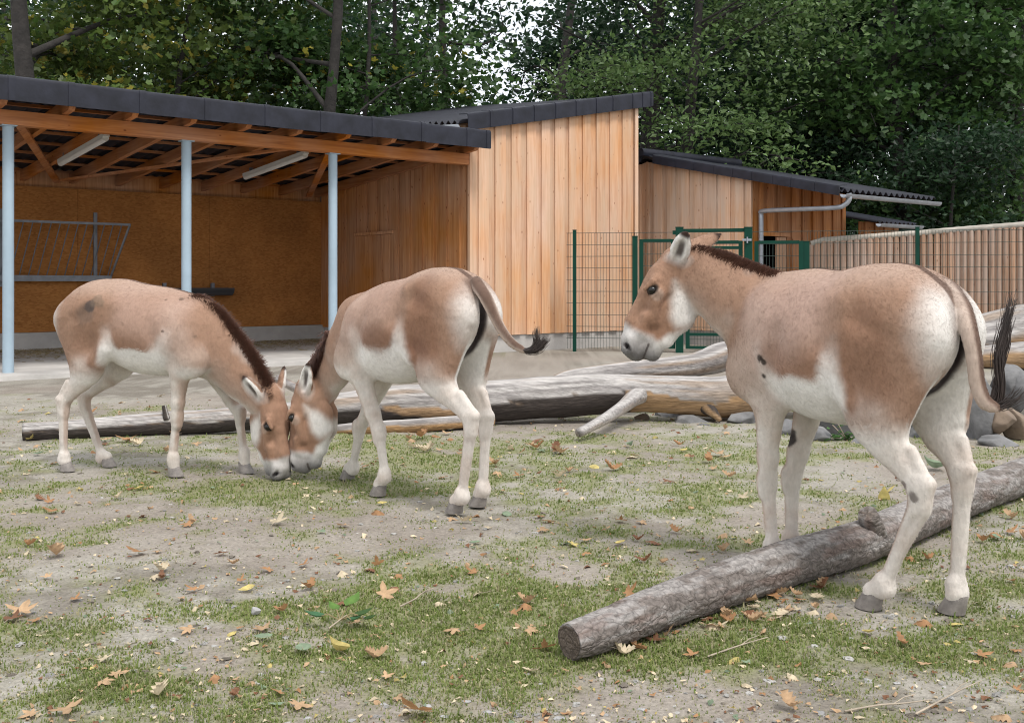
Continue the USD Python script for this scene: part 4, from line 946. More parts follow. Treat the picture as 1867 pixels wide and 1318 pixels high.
    cu.CreatePointsAttr(Vt.Vec3fArray.FromNumpy((tw(st2.reshape(-1, 3)) - O3).astype(np.float32)))
    cu.CreateWidthsAttr(Vt.FloatArray.FromNumpy(np.tile([spec.get('fur_w', .0011), .0004], nf).astype(np.float32))); cu.SetWidthsInterpolation('vertex')
    UsdGeom.PrimvarsAPI(cu).CreatePrimvar('tint', T.Color3fArray, 'vertex').Set(Vt.Vec3fArray.FromNumpy(np.repeat(np.clip(fc * rf.uniform(.86, 1.12, nf)[:, None], .01, .85), 2, 0).astype(np.float32)))
    UsdShade.MaterialBindingAPI.Apply(cu.GetPrim()).Bind(M['coat']); cu.GetPrim().SetCustomDataByKey('kind', 'stuff')
    def hairs(name, strands, w0, w1, matname):
        """strands: (n, k, 3) in the body frame, drawn as curves."""
        n, k, _ = strands.shape
        cu = UsdGeom.BasisCurves.Define(stage, path_for(name, root))
        cu.CreateTypeAttr('linear'); cu.CreateCurveVertexCountsAttr(Vt.IntArray.FromNumpy(np.full(n, k, np.int32)))
        P = tw(strands.reshape(-1, 3)) - O3
        cu.CreatePointsAttr(Vt.Vec3fArray.FromNumpy(P.astype(np.float32)))
        cu.CreateWidthsAttr(Vt.FloatArray.FromNumpy(np.tile(np.linspace(w0, w1, k), n).astype(np.float32))); cu.SetWidthsInterpolation('vertex')
        UsdShade.MaterialBindingAPI.Apply(cu.GetPrim()).Bind(M[matname])
    rg = np.random.default_rng(spec['seed'])
    # mane: upright along the crest
    cr = []
    for px, py, Y in spec['mane']:
        cr.append(J(px, py, 0.0)[0] if Y is None else tb(ray(px, py, Y)))
    cr = spline(cr, 80); n = int(spec.get('mane_n', 5200) * 1.7)
    u = rg.uniform(0, 78.99, n); i = u.astype(int); base = cr[i] + (cr[i + 1] - cr[i]) * (u - i)[:, None]
    tg = np.gradient(cr, axis=0); tg /= np.linalg.norm(tg, axis=1, keepdims=True)
    side = np.asarray(axis) / np.linalg.norm(axis); up = np.cross(side, tg[i]); up *= np.sign((up @ (R @ np.array(spec['mane_up']))))[:, None]
    ln = spec.get('mane_len', 0.075) * 1.3 * S * np.interp(u, [0, 12, 28, 55, 72, 79], spec.get('mane_prof', [0.7, 0.9, 1.0, 1.0, 0.75, 0.3])) * rg.uniform(0.55, 1.1, n)
    lat = rg.normal(0, 0.015, n)
    dirn = up + tg[i] * rg.normal(spec.get('mane_lean', 0.15), 0.16, n)[:, None] + side * (lat * 4 + rg.normal(0, 0.08, n))[:, None]
    base = base + side * lat[:, None] - up * 0.02
    st_ = np.stack([base + dirn * (ln * t)[:, None] + side * (lat * 3 * t * t)[:, None] * 0.3 + np.array([0, 0, -0.10]) * (ln * t * t)[:, None] for t in (0, 0.4, 0.75, 1.0)], 1)
    hairs('mane', st_, 0.0036, 0.0012, 'mane_hair')
    if spec.get('tuft'):
        out = []
        for path, cnt, spread in spec['tuft']:
            c = spline([tb(ray(*p)) for p in path], 9)
            o = rg.normal(0, 1, (cnt, 3)) * spread
            growth = np.linspace(0.25, 1.0, 9)[None, :, None]; jit = rg.normal(0, spread * 0.5, (cnt, 9, 3)) * growth
            jit = np.cumsum(jit, 1) * 0.35
            cut = rg.uniform(0.7, 1.0, cnt)[:, None, None]
            full = c[None] + o[:, None] * growth + jit
            root_ = full[:, :1]; out.append(root_ + (full - root_) * cut)
        hairs('tail_tuft', np.concatenate(out), 0.0032, 0.0012, 'tail_hair')
    return root
# --- near animal, right: seen from behind its left side, head turned to the left
kulan('standing tan and white wild ass with raised head, straddling the bark log', (1.07 + 0.016, 4.28 + 0.011), (-0.57, 0.82), dict(
    S=1.0, mauve=.6, seed=3, sk=1.17, butt=(-0.075, 0.112), mane_prof=[0.25, 0.6, 0.95, 1.0, 0.75, 0.3], fur=90000, fur_w=.0010, hipz=1.075, cleft=-0.80, spots=[(1443, 803, -0.06, 0.034, (0.035,0.03,0.03), 0.95), (1442, 790, -0.06, 0.026, (0.035,0.03,0.03), 0.9), (1387, 652, 0.22, 0.016, (0.02,0.015,0.012), 0.9), (1394, 660, 0.22, 0.012, (0.02,0.015,0.012), 0.9), (1391, 686, 0.21, 0.011, (0.02,0.015,0.012), 0.9), (1650, 882, 0.14, 0.014, (0.12,0.09,0.08), 0.8), (1670, 908, 0.14, 0.016, (0.10,0.08,0.07), 0.8), (1770, 895, -0.11, 0.018, (0.2,0.17,0.15), 0.8)], dirt=0.25, brown=0.55, brown_thigh=0.55, white_from=-0.80,
    trunk=[(0.06, 0.86, 0.175, 0.165), (-0.05, 0.925, 0.245, 0.195), (-0.20, 0.915, 0.265, 0.235), (-0.32, 0.91, 0.268, 0.242), (-0.45, 0.945, 0.245, 0.225), (-0.56, 0.985, 0.212, 0.195), (-0.625, 0.965, 0.165, 0.160)],
    withers=(0.03, 1.08, -0.16, 1.10, 0.075), croup=(-0.44, 1.10, -0.61, 1.07, 0.093),
    neck=[(1412, 590, 82, 4.31), (1352, 556, 64, 4.36), (1306, 524, 54, 4.42), (1270, 500, 47, 4.47)], neck_axis=(0.25, 1.0), neck_flat=0.62,
    head_h=(-0.40, 0.0, -0.906), head_f=(-0.906, 0.05, 0.42), head_o=(1240, 464, 4.48), head_s=1.0,
    ears=[((0.036, 0.006, -0.048), (-0.082, 0.026, -0.150), (0.75, 0.1, -0.62)), ((0.012, 0.006, 0.048), (-0.160, -0.132, 0.09), (0.35, -0.35, 0.8))],
    front={'L': ((-0.06, 0.125, 1.0), (-0.045, 0.125, 0.68), (1399, 884, 0.10), (1407, 998, 0.095), (1402, 1046, 0.095)),
           'R': ((-0.06, -0.125, 1.0), (-0.045, -0.12, 0.68), (1443, 876, -0.07), (1441, 986, -0.065), (1437, 1034, -0.065))},
    hind={'L': ((-0.595, 0.098, 0.985), (-0.50, 0.145, 0.755), (1676, 905, 0.12), (1612, 1066, 0.125), (1584, 1112, 0.13)),
          'R': ((-0.605, -0.098, 0.985), (-0.58, -0.135, 0.755), (1752, 880, -0.09), (1743, 1070, -0.07), (1736, 1120, -0.065))},
    tail=[(1728, 526, 20, 3.76), (1752, 560, 19, 3.67), (1766, 600, 18, 3.60), (1776, 650, 16, 3.57), (1782, 700, 15, 3.56), (1796, 733, 13, 3.55), (1818, 744, 8, 3.54)], tail_back=(0.9, -0.45, 0.2),
    tuft=[([(1800, 735, 3.555), (1822, 735, 3.545), (1828, 690, 3.535), (1822, 630, 3.535), (1838, 570, 3.535), (1845, 535, 3.535)], 90, 0.010), ([(1800, 735, 3.555), (1812, 718, 3.545), (1826, 660, 3.545), (1838, 610, 3.545), (1836, 575, 3.545)], 80, 0.010),
          ([(1800, 738, 3.555), (1826, 742, 3.535), (1850, 730, 3.525), (1866, 715, 3.515)], 40, 0.014)],
    mane=[(1250, 452, 4.49), (1275, 462, 4.47), (1310, 481, 4.43), (1350, 499, 4.39), (1390, 512, 4.34), (1420, 512, 4.30)], mane_up=(0, 0, 1), mane_lean=0.25, mane_len=0.072,
    patches=[(-0.20, 0.86, 0.10, 0.35, (0.22, 0.115, 0.07))]), 0.0052)
# --- middle animal, grazing, seen from behind its left side
kulan('grazing wild ass in the middle with swishing tail and white rump', (-0.773, 6.0), (-0.72, 0.694), dict(
    S=1.02, seed=11, sk=1.03, butt=(-0.10, 0.115), mouth0=0.418, fur=50000, fur_w=.0015, hipz=1.115, cleft=-0.89, wedge=0.6, spots=[(855, 690, 0.2, 0.05, (0.10,0.055,0.04), 0.6)], dirt=0.8, brown=0.7, brown_thigh=0.75, white_from=-0.79,
    trunk=[(0.05, 0.78, 0.165, 0.155), (-0.06, 0.865, 0.235, 0.19), (-0.20, 0.88, 0.258, 0.225), (-0.34, 0.905, 0.262, 0.238), (-0.50, 0.955, 0.243, 0.228), (-0.63, 1.0, 0.212, 0.195), (-0.70, 0.98, 0.17, 0.165)],
    withers=(0.05, 0.99, -0.14, 1.05, 0.075), croup=(-0.52, 1.11, -0.72, 1.09, 0.095),
    neck=[(655, 592, 55, None), (630, 635, 44, None), (610, 672, 36, None), (590, 706, 31, None)], neck_axis=(0.69, 0.72), neck_flat=0.66,
    head_h=(-0.03, -0.02, -1.0), head_f=(-0.96, 0.28, 0.0), head_o=(562, 697, 6.30), head_s=1.10,
    ears=[((0.050, -0.010, -0.050), (-0.115, -0.045, -0.095), (0.15, 0.25, -0.95)), ((0.035, 0.012, 0.045), (-0.12, 0.03, 0.09), (0.1, 0.5, 0.8))],
    front={'L': ((-0.06, 0.125, 0.93), (-0.04, 0.125, 0.66), (692, 792, 0.10), (701, 866, 0.095), (689, 899, 0.095)),
           'R': ((-0.04, -0.125, 0.93), (0.02, -0.12, 0.66), (655, 782, -0.09), (643, 852, -0.09), (633, 877, -0.09))},
    hind={'L': ((-0.67, 0.092, 1.0), (-0.59, 0.14, 0.765), (857, 774, 0.12), (842, 902, 0.115), (828, 931, 0.11)),
          'R': ((-0.67, -0.092, 1.0), (-0.60, -0.13, 0.765), (884, 774, -0.10), (880, 890, -0.09), (871, 921, -0.085))},
    tail=[(868, 515, 14, 5.42), (884, 540, 13, 5.34), (898, 568, 12, 5.31), (914, 600, 10, 5.29), (934, 626, 8, 5.28), (955, 639, 6, 5.27)], tail_back=(-0.2, -0.6, 0.7),
    tuft=[([(945, 634, 5.27), (965, 641, 5.26), (985, 636, 5.25), (1000, 618, 5.25)], 160, 0.010), ([(950, 636, 5.27), (972, 636, 5.26), (983, 618, 5.25), (981, 594, 5.25)], 40, 0.006)],
    mane=[(556, 698, 6.31), (566, 680, 6.32), (580, 655, 6.28), (594, 630, 6.25), (606, 606, 6.2)], mane_up=(0.75, 0.0, 0.6), mane_lean=0.1, mane_len=0.06, mane_n=4200,
    patches=[(-0.62, 1.10, 0.13, 0.55, (0.16, 0.085, 0.055)), (-0.62, 0.80, 0.10, 0.5, (0.15, 0.075, 0.05)), (-0.32, 0.84, 0.14, 0.45, (0.16, 0.09, 0.06)), (-0.05, 0.95, 0.10, 0.3, (0.2, 0.11, 0.075))]), 0.0062)
# --- left animal, grazing, seen from its right side
kulan('grazing wild ass at the left, side on, with dark hip sore', (-1.916, 6.485), (0.967, -0.254), dict(
    S=0.95, seed=23, mouth0=0.418, fur=50000, fur_w=.0015, hipz=1.02, cleft=-0.93, spots=[(164, 558, -0.22, 0.045, (0.07,0.055,0.05), 0.85), (175, 548, -0.22, 0.05, (0.15,0.11,0.08), 0.6), (305, 548, -0.12, 0.012, (0.12,0.08,0.06), 0.8), (330, 545, -0.10, 0.012, (0.12,0.08,0.06), 0.8), (356, 575, -0.17, 0.016, (0.12,0.07,0.05), 0.7), (350, 615, -0.2, 0.014, (0.12,0.08,0.06), 0.7), (296, 604, -0.22, 0.009, (0.08,0.05,0.04), 0.8), (394, 730, 0.06, 0.022, (0.02,0.018,0.016), 0.95), (390, 725, 0.06, 0.018, (0.02,0.018,0.016), 0.95)], dirt=0.4, brown=0.35, brown_thigh=0.3, white_from=-0.86,
    trunk=[(0.06, 0.76, 0.155, 0.15), (-0.05, 0.835, 0.225, 0.185), (-0.20, 0.855, 0.248, 0.215), (-0.34, 0.875, 0.255, 0.228), (-0.50, 0.92, 0.236, 0.218), (-0.64, 0.95, 0.205, 0.198), (-0.72, 0.92, 0.175, 0.172)],
    withers=(0.03, 0.97, -0.16, 1.01, 0.072), croup=(-0.52, 1.055, -0.74, 1.035, 0.09),
    neck=[(372, 622, 60, None), (408, 655, 46, None), (442, 690, 39, None), (474, 720, 34, 6.38)], neck_axis=(0.254, 0.967), neck_flat=0.62,
    head_h=(0.09, -0.05, -1.0), head_f=(0.74, -0.66, 0.05), head_o=(494, 712, 6.34), head_s=1.10,
    ears=[((0.045, -0.010, 0.052), (-0.095, -0.075, 0.12), (0.55, 0.1, 0.8)), ((0.035, 0.012, -0.048), (-0.125, 0.02, -0.085), (0.5, 0.4, -0.7))],
    front={'L': ((-0.02, 0.12, 0.88), (0.02, 0.12, 0.635), (437, 756, 0.115), (446, 826, 0.11), (450, 862, 0.11)),
           'R': ((-0.05, -0.12, 0.88), (-0.035, -0.12, 0.635), (322, 765, -0.10), (316, 836, -0.095), (321, 862, -0.095))},
    hind={'L': ((-0.68, 0.10, 0.95), (-0.56, 0.145, 0.72), (155, 732, 0.10), (186, 832, 0.10), (199, 850, 0.10)),
          'R': ((-0.67, -0.10, 0.95), (-0.60, -0.145, 0.72), (117, 742, -0.11), (117, 834, -0.11), (123, 858, -0.11))},
    mane=[(499, 726, 6.30), (484, 695, 6.34), (462, 657, 6.38), (432, 615, None), (400, 575, None), (368, 548, None), (350, 540, None)], mane_up=(0.6, 0, 0.7), mane_lean=-0.05, mane_len=0.055, mane_n=4800,
    patches=[(-0.66, 1.02, 0.09, 0.75, (0.10, 0.075, 0.06)), (-0.60, 1.0, 0.16, 0.35, (0.2, 0.12, 0.08)), (-0.55, 0.90, 0.12, 0.3, (0.2, 0.12, 0.08))]), 0.0062)
# ---------------------------------------------------------------- the ground: one sheet, turf worn to grey soil
def axis_pts(a, b, step, far_a, far_b, grow=1.25):
    x = list(np.arange(a, b + 1e-6, step)); s = step
    lo, hi = [], []
    p = a
    while p > far_a: s *= grow; p -= s; lo.append(p)
    p, s = b, step
    while p < far_b: s *= grow; p += s; hi.append(p)
    return np.array(lo[::-1] + x + hi)
GX, GY = axis_pts(-5.2, 5.2, 0.036, -180, 180), axis_pts(2.35, 11.5, 0.036, -40, 260)
GREEN = [(780, 1112, .75, .30, 1.0), (880, 1150, .55, .20, .9), (560, 1085, .5, .22, .5), (250, 1240, .45, .22, .9), (130, 1290, .35, .16, .8), (330, 1180, .35, .2, .45), (330, 1290, .4, .1, .6), (1230, 1185, .55, .12, .9), (1330, 1195, .5, .10, .6), (1400, 1080, .5, .12, .8), (1000, 1185, .5, .12, .9),
         (1000, 822, 1.3, .55, 1.1), (720, 815, 1.1, .6, 1.1), (1250, 800, 1.1, .6, 1.1), (1480, 830, .9, .5, .9), (1330, 860, .8, .5, .7), (1850, 945, .6, .7, 1.1), (1720, 950, .4, .3, .5), (300, 745, .8, .5, .55), (520, 790, .9, .5, .65), (820, 870, .8, .5, .7), (1020, 880, .9, .5, .6), (100, 790, .5, .4, .4),
         (1120, 960, .6, .4, .45), (1500, 1150, .3, .15, .5), (1480, 1180, .3, .12, .5), (620, 905, .9, .35, .45), (1780, 1200, .3, .3, .4), (420, 880, .7, .3, .5), (1000, 1080, .5, .2, .5)]
BARE = [(1620, 855, .55, .30, 1.0), (1010, 782, .55, .25, .8), (1200, 665, 3, 1.6, .9), (300, 960, .9, .4, .5), (1000, 1290, 1.2, .12, .9), (1600, 1270, .8, .12, .6), (900, 990, .6, .25, .5), (1500, 1100, .35, .15, .4), (650, 690, 3.0, 1.3, .8)]
def grass_mask(x, y):
    p = np.stack([x, y, 0 * x], -1)
    m = 0.7 * (fbm(p * 0.9 + 3.1, 4, 5) - 0.5) + 1.2 * (fbm(p * 4.2, 4, 8) - 0.5)
    acc = 0 * x
    for lst, sgn in ((GREEN, 1), (BARE, -1)):
        for px, py, rx, ry, a in lst:
            g = ground_at(px, py)
            acc = acc + sgn * a * np.exp(-((x - g[0]) / rx) ** 2 - ((y - g[1]) / ry) ** 2)
    return np.clip(0.42 + m + 0.27 * np.clip(acc, -1, 1.2) - 0.4 * sstep(9.5, 12, y), 0, 1)
def ground_z(x, y):
    p = np.stack([x, y, 0 * x], -1)
    near = sstep(13, 9, y) * sstep(7, 5, np.abs(x))
    return near * (0.022 * (fbm(p * 1.1, 3, 2) - 0.5) + 0.020 * (fbm(p * 7, 3, 4) - 0.5) + 0.010 * (fbm(p * 24, 2, 6) - 0.5)) - 0.006
gx, gy = np.meshgrid(GX, GY, indexing='ij')
gm = grass_mask(gx, gy); gz = ground_z(gx, gy)
soilA, soilB, soilC, moss = np.array((0.285, 0.265, 0.228)), np.array((0.175, 0.156, 0.130)), np.array((0.25, 0.215, 0.183)), np.array((0.185, 0.195, 0.085))
gp3 = np.stack([gx, gy, 0 * gx], -1)
t1 = fbm(gp3 * 2.3, 5, 31); t2 = fbm(gp3 * 13, 3, 32); t3 = fbm(gp3 * 0.6, 3, 33)
gc = soilA + (soilB - soilA) * sstep(0.40, 0.66, 0.6 * t1 + 0.4 * t2)[..., None]
gc = gc + (soilC - gc) * (sstep(0.45, 0.62, t3) * 0.6)[..., None]
gc = gc + (moss - gc) * (sstep(0.28, 0.92, gm + 0.7 * (t2 - 0.5)) * 0.8)[..., None]
woods = sstep(24, 28, gy)[..., None]; gc = gc + (np.array((0.05, 0.045, 0.03)) - gc) * woods
nx, ny = gx.shape
ii = (np.arange(nx - 1)[:, None] * ny + np.arange(ny - 1)[None]).ravel()
gq = np.stack([ii, ii + ny, ii + ny + 1, ii + 1], 1)
gv = np.stack([gx, gy, gz], -1).reshape(-1, 3)
ground = obj('ground', (gv, np.vstack([gq[:, [0, 1, 2]], gq[:, [0, 2, 3]]])), 'soil', smooth=True, colors=gc.reshape(-1, 3)); tag(ground, kind='structure')

rng = np.random.default_rng(99)
def sample_view(n, y0, y1, power=2.0, margin=1.06):
    """Random ground points in front of the camera, about evenly spread over the picture for power 2."""
    u = rng.uniform(0, 1, n)
    if power == 2.0: y = 1 / (1 / y0 + u * (1 / y1 - 1 / y0))
    else: y = (y0 ** (1 - power + 1) + u * (y1 ** (2 - power) - y0 ** (2 - power))) ** (1 / (2 - power)) if power != 2 else y0
    x = rng.uniform(-1, 1, n) * y * 0.4787 * margin
    return x, y
# grass: short blades, thicker where the turf is whole
x, y = sample_view(520000, 2.55, 10.5)
gmk = grass_mask(x, y); keep = rng.uniform(0, 1, len(x)) < sstep(0.22, 1.02, gmk + 0.75 * (fbm(np.stack([x, y, 0 * x], -1) * 9, 4, 41) - 0.5)) * 0.60 + 0.05
x, y, gmk = x[keep], y[keep], gmk[keep]; n = len(x)
hgt = rng.uniform(0.005, 0.015, n) * (0.65 + 0.8 * gmk) * np.where(rng.uniform(0, 1, n) < 0.03, 2.0, 1.0); wid = np.clip(0.0011 * y ** 0.75, 0.0018, 0.008) * rng.uniform(0.7, 1.3, n)
az = rng.uniform(0, 2 * np.pi, n); lean = rng.uniform(0.15, 1.1, n)
dx, dy = np.cos(az), np.sin(az); z0 = ground_z(x, y) - 0.003
b0 = np.stack([x - dy * wid, y + dx * wid, z0], 1); b1 = np.stack([x + dy * wid, y - dx * wid, z0], 1)
m_ = np.stack([x + dx * hgt * lean * 0.35, y + dy * hgt * lean * 0.35, z0 + hgt * 0.7], 1); sd = np.stack([-dy * wid * 0.6, dx * wid * 0.6, 0 * wid], 1)
tp_ = np.stack([x + dx * hgt * lean, y + dy * hgt * lean, z0 + hgt * np.clip(1.15 - 0.45 * lean, 0.35, 1)], 1)
gv = np.stack([b0, b1, m_ - sd, m_ + sd, tp_], 1).reshape(-1, 3); k = np.arange(n)[:, None] * 5
gf = np.vstack([k + [0, 1, 2], k + [0, 2, 3], k + [3, 2, 4]])
ga, gb, gc_ = np.array((0.105, 0.155, 0.030)), np.array((0.215, 0.240, 0.080)), np.array((0.33, 0.30, 0.175))
r_ = rng.uniform(0, 1, n)[:, None]; cg = ga + (gb - ga) * r_; dry = (rng.uniform(0, 1, n) < 0.16 + 0.3 * (gmk < 0.5))[:, None]; cg = np.where(dry, gc_ * (0.7 + 0.5 * r_), cg)
gr = obj('grass', (gv, gf), 'grass_blade', colors=np.repeat(cg, 5, 0), kind='stuff'); tag(gr, 'short worn green turf in patches over the grey soil', 'grass')

# grit: pale chips and crumbs pressed into the soil
def chips(n, y0, y1, r0, r1, flat=0.45):
    ico = trimesh.creation.icosphere(1); ico_v, ico_f = np.array(ico.vertices), np.array(ico.faces)
    x, y = sample_view(n, y0, y1); g = grass_mask(x, y); kp = rng.uniform(0, 1, n) < np.clip(1.15 - 1.2 * g, 0.05, 1); x, y = x[kp], y[kp]; n = len(x)
    r = r0 * (r1 / r0) ** (rng.uniform(0, 1, n) ** 2.2); a = rng.uniform(0, 2 * np.pi, n)
    V = ico_v[None] * (1 + 0.28 * rng.normal(0, 1, (n, len(ico_v), 1)).clip(-1.5, 1.5)) * np.stack([r * rng.uniform(0.8, 1.5, n), r, r * flat], 1)[:, None]
    c, s = np.cos(a)[:, None], np.sin(a)[:, None]
    V = np.stack([V[..., 0] * c - V[..., 1] * s, V[..., 0] * s + V[..., 1] * c, V[..., 2]], -1) + np.stack([x, y, ground_z(x, y) + r * flat * 0.25], 1)[:, None]
    F_ = (np.arange(n)[:, None, None] * len(ico_v) + ico_f[None]).reshape(-1, 3)
    return V.reshape(-1, 3), F_, n, len(ico_v)
V, F_, n, kk = chips(3600, 2.6, 9, 0.0022, 0.014)
tone = rng.uniform(0.55, 1.15, n)[:, None] * np.where(rng.uniform(0, 1, n)[:, None] < 0.45, np.array((0.19, 0.165, 0.135)), np.array((0.34, 0.33, 0.31)))
tag(obj('grit', (V, F_), 'soil', colors=np.repeat(tone, kk, 0), kind='stuff', smooth=False), 'small pale stone chips and crumbs scattered in the trampled soil', 'gravel')

# ---------------------------------------------------------------- logs
def log_mesh(pts, n_ring, n_seg, seed, rough=0.10, plates=0.0):
    P = spline(pts, n_ring); v, f = tube(P[:, :3], P[:, 3], n_seg)
    body = n_ring * n_seg
    c = np.repeat(P[:, :3], n_seg, 0); dv = v[:body] - c; r = np.linalg.norm(dv, axis=1)
    u = np.repeat(np.r_[0, np.cumsum(np.linalg.norm(np.diff(P[:, :3], axis=0), axis=1))], n_seg)
    nrm = dv / np.maximum(r, 1e-6)[:, None]
    q = np.c_[u * 1.4, nrm[:, 0] * 0.9 + nrm[:, 1] * 0.9, nrm[:, 2] * 1.2] * 1.8
    k = 1 + rough * 2 * (fbm(q, 4, seed) - 0.5)
    fine = np.c_[u * 15, nrm[:, 1] * 6, nrm[:, 2] * 6]
    k = k + plates * (sstep(0.42, 0.56, fbm(fine * 1.6, 4, seed + 5)) - 0.5)
    v[:body] = c + dv * k[:, None]
    return v, f, u, nrm, body
def on_ground(px, py, rp, lift=0.0):
    Y = (CAMH - lift) * FPX / (py - HZ + rp); p = ray(px, py, Y); return np.r_[p, rp / FPX * Y]
def in_air(px, py, rp, Y):
    return np.r_[ray(px, py, Y), rp / FPX * Y]
SILVER, SILVER2, RAW, BARKD = np.array((0.42, 0.395, 0.375)), np.array((0.235, 0.215, 0.205)), np.array((0.33, 0.20, 0.095)), np.array((0.050, 0.040, 0.035))
def weathered(u, nrm, seed, body, total, raw_from=0.0, bark=0.5, raw=0.5, sil=0.0, zones=None):
    """Silver stripped wood with raw ochre places and left-over dark bark below the shoulder."""
    q = np.c_[u * 1.1, nrm[:, 1] * 0.9, nrm[:, 2] * 0.9]
    a, b, s = fbm(q * 1.5, 5, seed), fbm(q * 1.1 + 9, 4, seed + 1), fbm(np.c_[u * 1.2, nrm[:, 1] * 9, nrm[:, 2] * 9], 4, seed + 2)
    c = SILVER + (SILVER2 - SILVER) * sstep(0.42, 0.64, s)[:, None]
    st_ = sstep(0.56, 0.66, fbm(np.c_[u * 0.9, nrm[:, 1] * 2, nrm[:, 2] * 2] + 7, 4, seed + 11)); c = c + (np.array((0.26, 0.185, 0.125)) * (0.7 + 0.6 * s)[:, None] - c) * (0.7 * st_)[:, None]
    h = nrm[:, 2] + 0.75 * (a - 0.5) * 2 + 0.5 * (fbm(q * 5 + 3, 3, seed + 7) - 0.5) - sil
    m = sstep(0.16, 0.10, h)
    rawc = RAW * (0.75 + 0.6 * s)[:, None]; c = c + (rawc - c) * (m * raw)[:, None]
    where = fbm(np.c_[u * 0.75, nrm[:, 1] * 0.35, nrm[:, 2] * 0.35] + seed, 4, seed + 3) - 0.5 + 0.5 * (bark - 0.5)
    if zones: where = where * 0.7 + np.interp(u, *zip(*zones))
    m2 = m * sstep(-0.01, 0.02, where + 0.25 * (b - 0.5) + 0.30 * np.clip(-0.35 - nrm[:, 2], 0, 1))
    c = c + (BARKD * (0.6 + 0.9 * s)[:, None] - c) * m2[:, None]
    return np.vstack([c, np.repeat(SILVER2[None] * 0.7, total - body, 0)])
def log_thing(name, label, category, pts, seed, n_ring=160, n_seg=36, col=None, rough=0.08, plates=0.0, **k):
    v, f, u, nrm, body = log_mesh(pts, n_ring, n_seg, seed, rough, plates)
    o = pts[0][:3] * [1, 1, 0]; t = thing(name, label, category, o)
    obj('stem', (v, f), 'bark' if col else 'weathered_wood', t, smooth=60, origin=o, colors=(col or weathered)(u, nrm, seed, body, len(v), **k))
    def limb(part, lp, sd, nr=40, ns=16, rg=0.06, **kk):
        v, f, u, nrm, body = log_mesh(lp, nr, ns, sd, rg)
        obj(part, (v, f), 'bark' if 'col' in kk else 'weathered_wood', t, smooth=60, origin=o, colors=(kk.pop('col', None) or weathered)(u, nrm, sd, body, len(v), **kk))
    return t, o, limb
TA = [in_air(*a) for a in [(42, 787, 16, 7.93), (120, 783, 17.5, 8.02), (250, 775, 20, 8.15), (400, 766, 22, 8.32), (520, 757, 24, 8.45), (620, 745, 30, 8.55), (720, 738, 35, 8.65), (830, 734, 37, 8.75), (930, 728, 38, 8.85), (1010, 723, 39, 8.92), (1080, 717, 37, 8.98), (1170, 717, 33, 9.04), (1250, 720, 34, 9.1),
                           (1320, 722, 38, 9.15), (1400, 708, 42, 9.2), (1560, 668, 44, 9.25), (1700, 636, 45, 9.3), (1800, 617, 44, 9.3), (1880, 604, 50, 9.3), (1990, 596, 52, 9.35)]]
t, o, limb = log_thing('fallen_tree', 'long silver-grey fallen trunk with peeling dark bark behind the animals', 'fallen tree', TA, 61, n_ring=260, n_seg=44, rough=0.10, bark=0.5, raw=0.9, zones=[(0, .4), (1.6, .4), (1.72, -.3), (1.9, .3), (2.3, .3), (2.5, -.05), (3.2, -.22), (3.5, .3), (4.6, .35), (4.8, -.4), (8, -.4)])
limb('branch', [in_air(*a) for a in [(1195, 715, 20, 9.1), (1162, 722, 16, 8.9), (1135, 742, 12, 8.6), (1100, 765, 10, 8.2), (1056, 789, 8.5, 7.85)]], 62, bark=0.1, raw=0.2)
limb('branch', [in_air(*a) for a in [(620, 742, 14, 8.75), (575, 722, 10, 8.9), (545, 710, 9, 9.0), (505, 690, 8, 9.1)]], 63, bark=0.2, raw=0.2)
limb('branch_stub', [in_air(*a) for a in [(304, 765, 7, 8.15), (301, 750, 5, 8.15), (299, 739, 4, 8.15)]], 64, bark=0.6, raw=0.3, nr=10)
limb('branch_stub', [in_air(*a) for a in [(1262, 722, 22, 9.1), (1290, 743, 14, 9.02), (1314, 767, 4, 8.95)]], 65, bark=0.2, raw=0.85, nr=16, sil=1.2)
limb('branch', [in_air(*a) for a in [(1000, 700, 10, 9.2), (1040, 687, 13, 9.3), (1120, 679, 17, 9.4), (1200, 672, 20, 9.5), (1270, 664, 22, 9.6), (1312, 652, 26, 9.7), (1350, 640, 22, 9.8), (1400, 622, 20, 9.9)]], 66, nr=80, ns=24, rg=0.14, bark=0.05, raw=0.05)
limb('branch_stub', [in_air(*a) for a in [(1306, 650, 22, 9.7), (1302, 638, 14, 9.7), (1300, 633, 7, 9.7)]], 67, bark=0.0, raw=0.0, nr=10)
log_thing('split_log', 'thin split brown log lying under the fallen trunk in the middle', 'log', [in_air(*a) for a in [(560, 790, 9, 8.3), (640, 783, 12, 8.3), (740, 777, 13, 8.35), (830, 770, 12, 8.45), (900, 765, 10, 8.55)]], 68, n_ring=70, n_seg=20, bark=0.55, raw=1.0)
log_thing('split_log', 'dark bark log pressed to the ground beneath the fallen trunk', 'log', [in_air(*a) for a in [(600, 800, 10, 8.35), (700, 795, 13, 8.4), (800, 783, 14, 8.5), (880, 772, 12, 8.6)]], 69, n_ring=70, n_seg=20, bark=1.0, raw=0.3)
log_thing('old_log', 'pale old log stacked on the rocks at the right edge', 'log', [in_air(*a) for a in [(1780, 652, 20, 9.0), (1830, 650, 24, 9.0), (1900, 648, 28, 9.0), (2000, 645, 28, 9.0)]], 70, n_ring=60, n_seg=24, bark=0.4, raw=0.9)
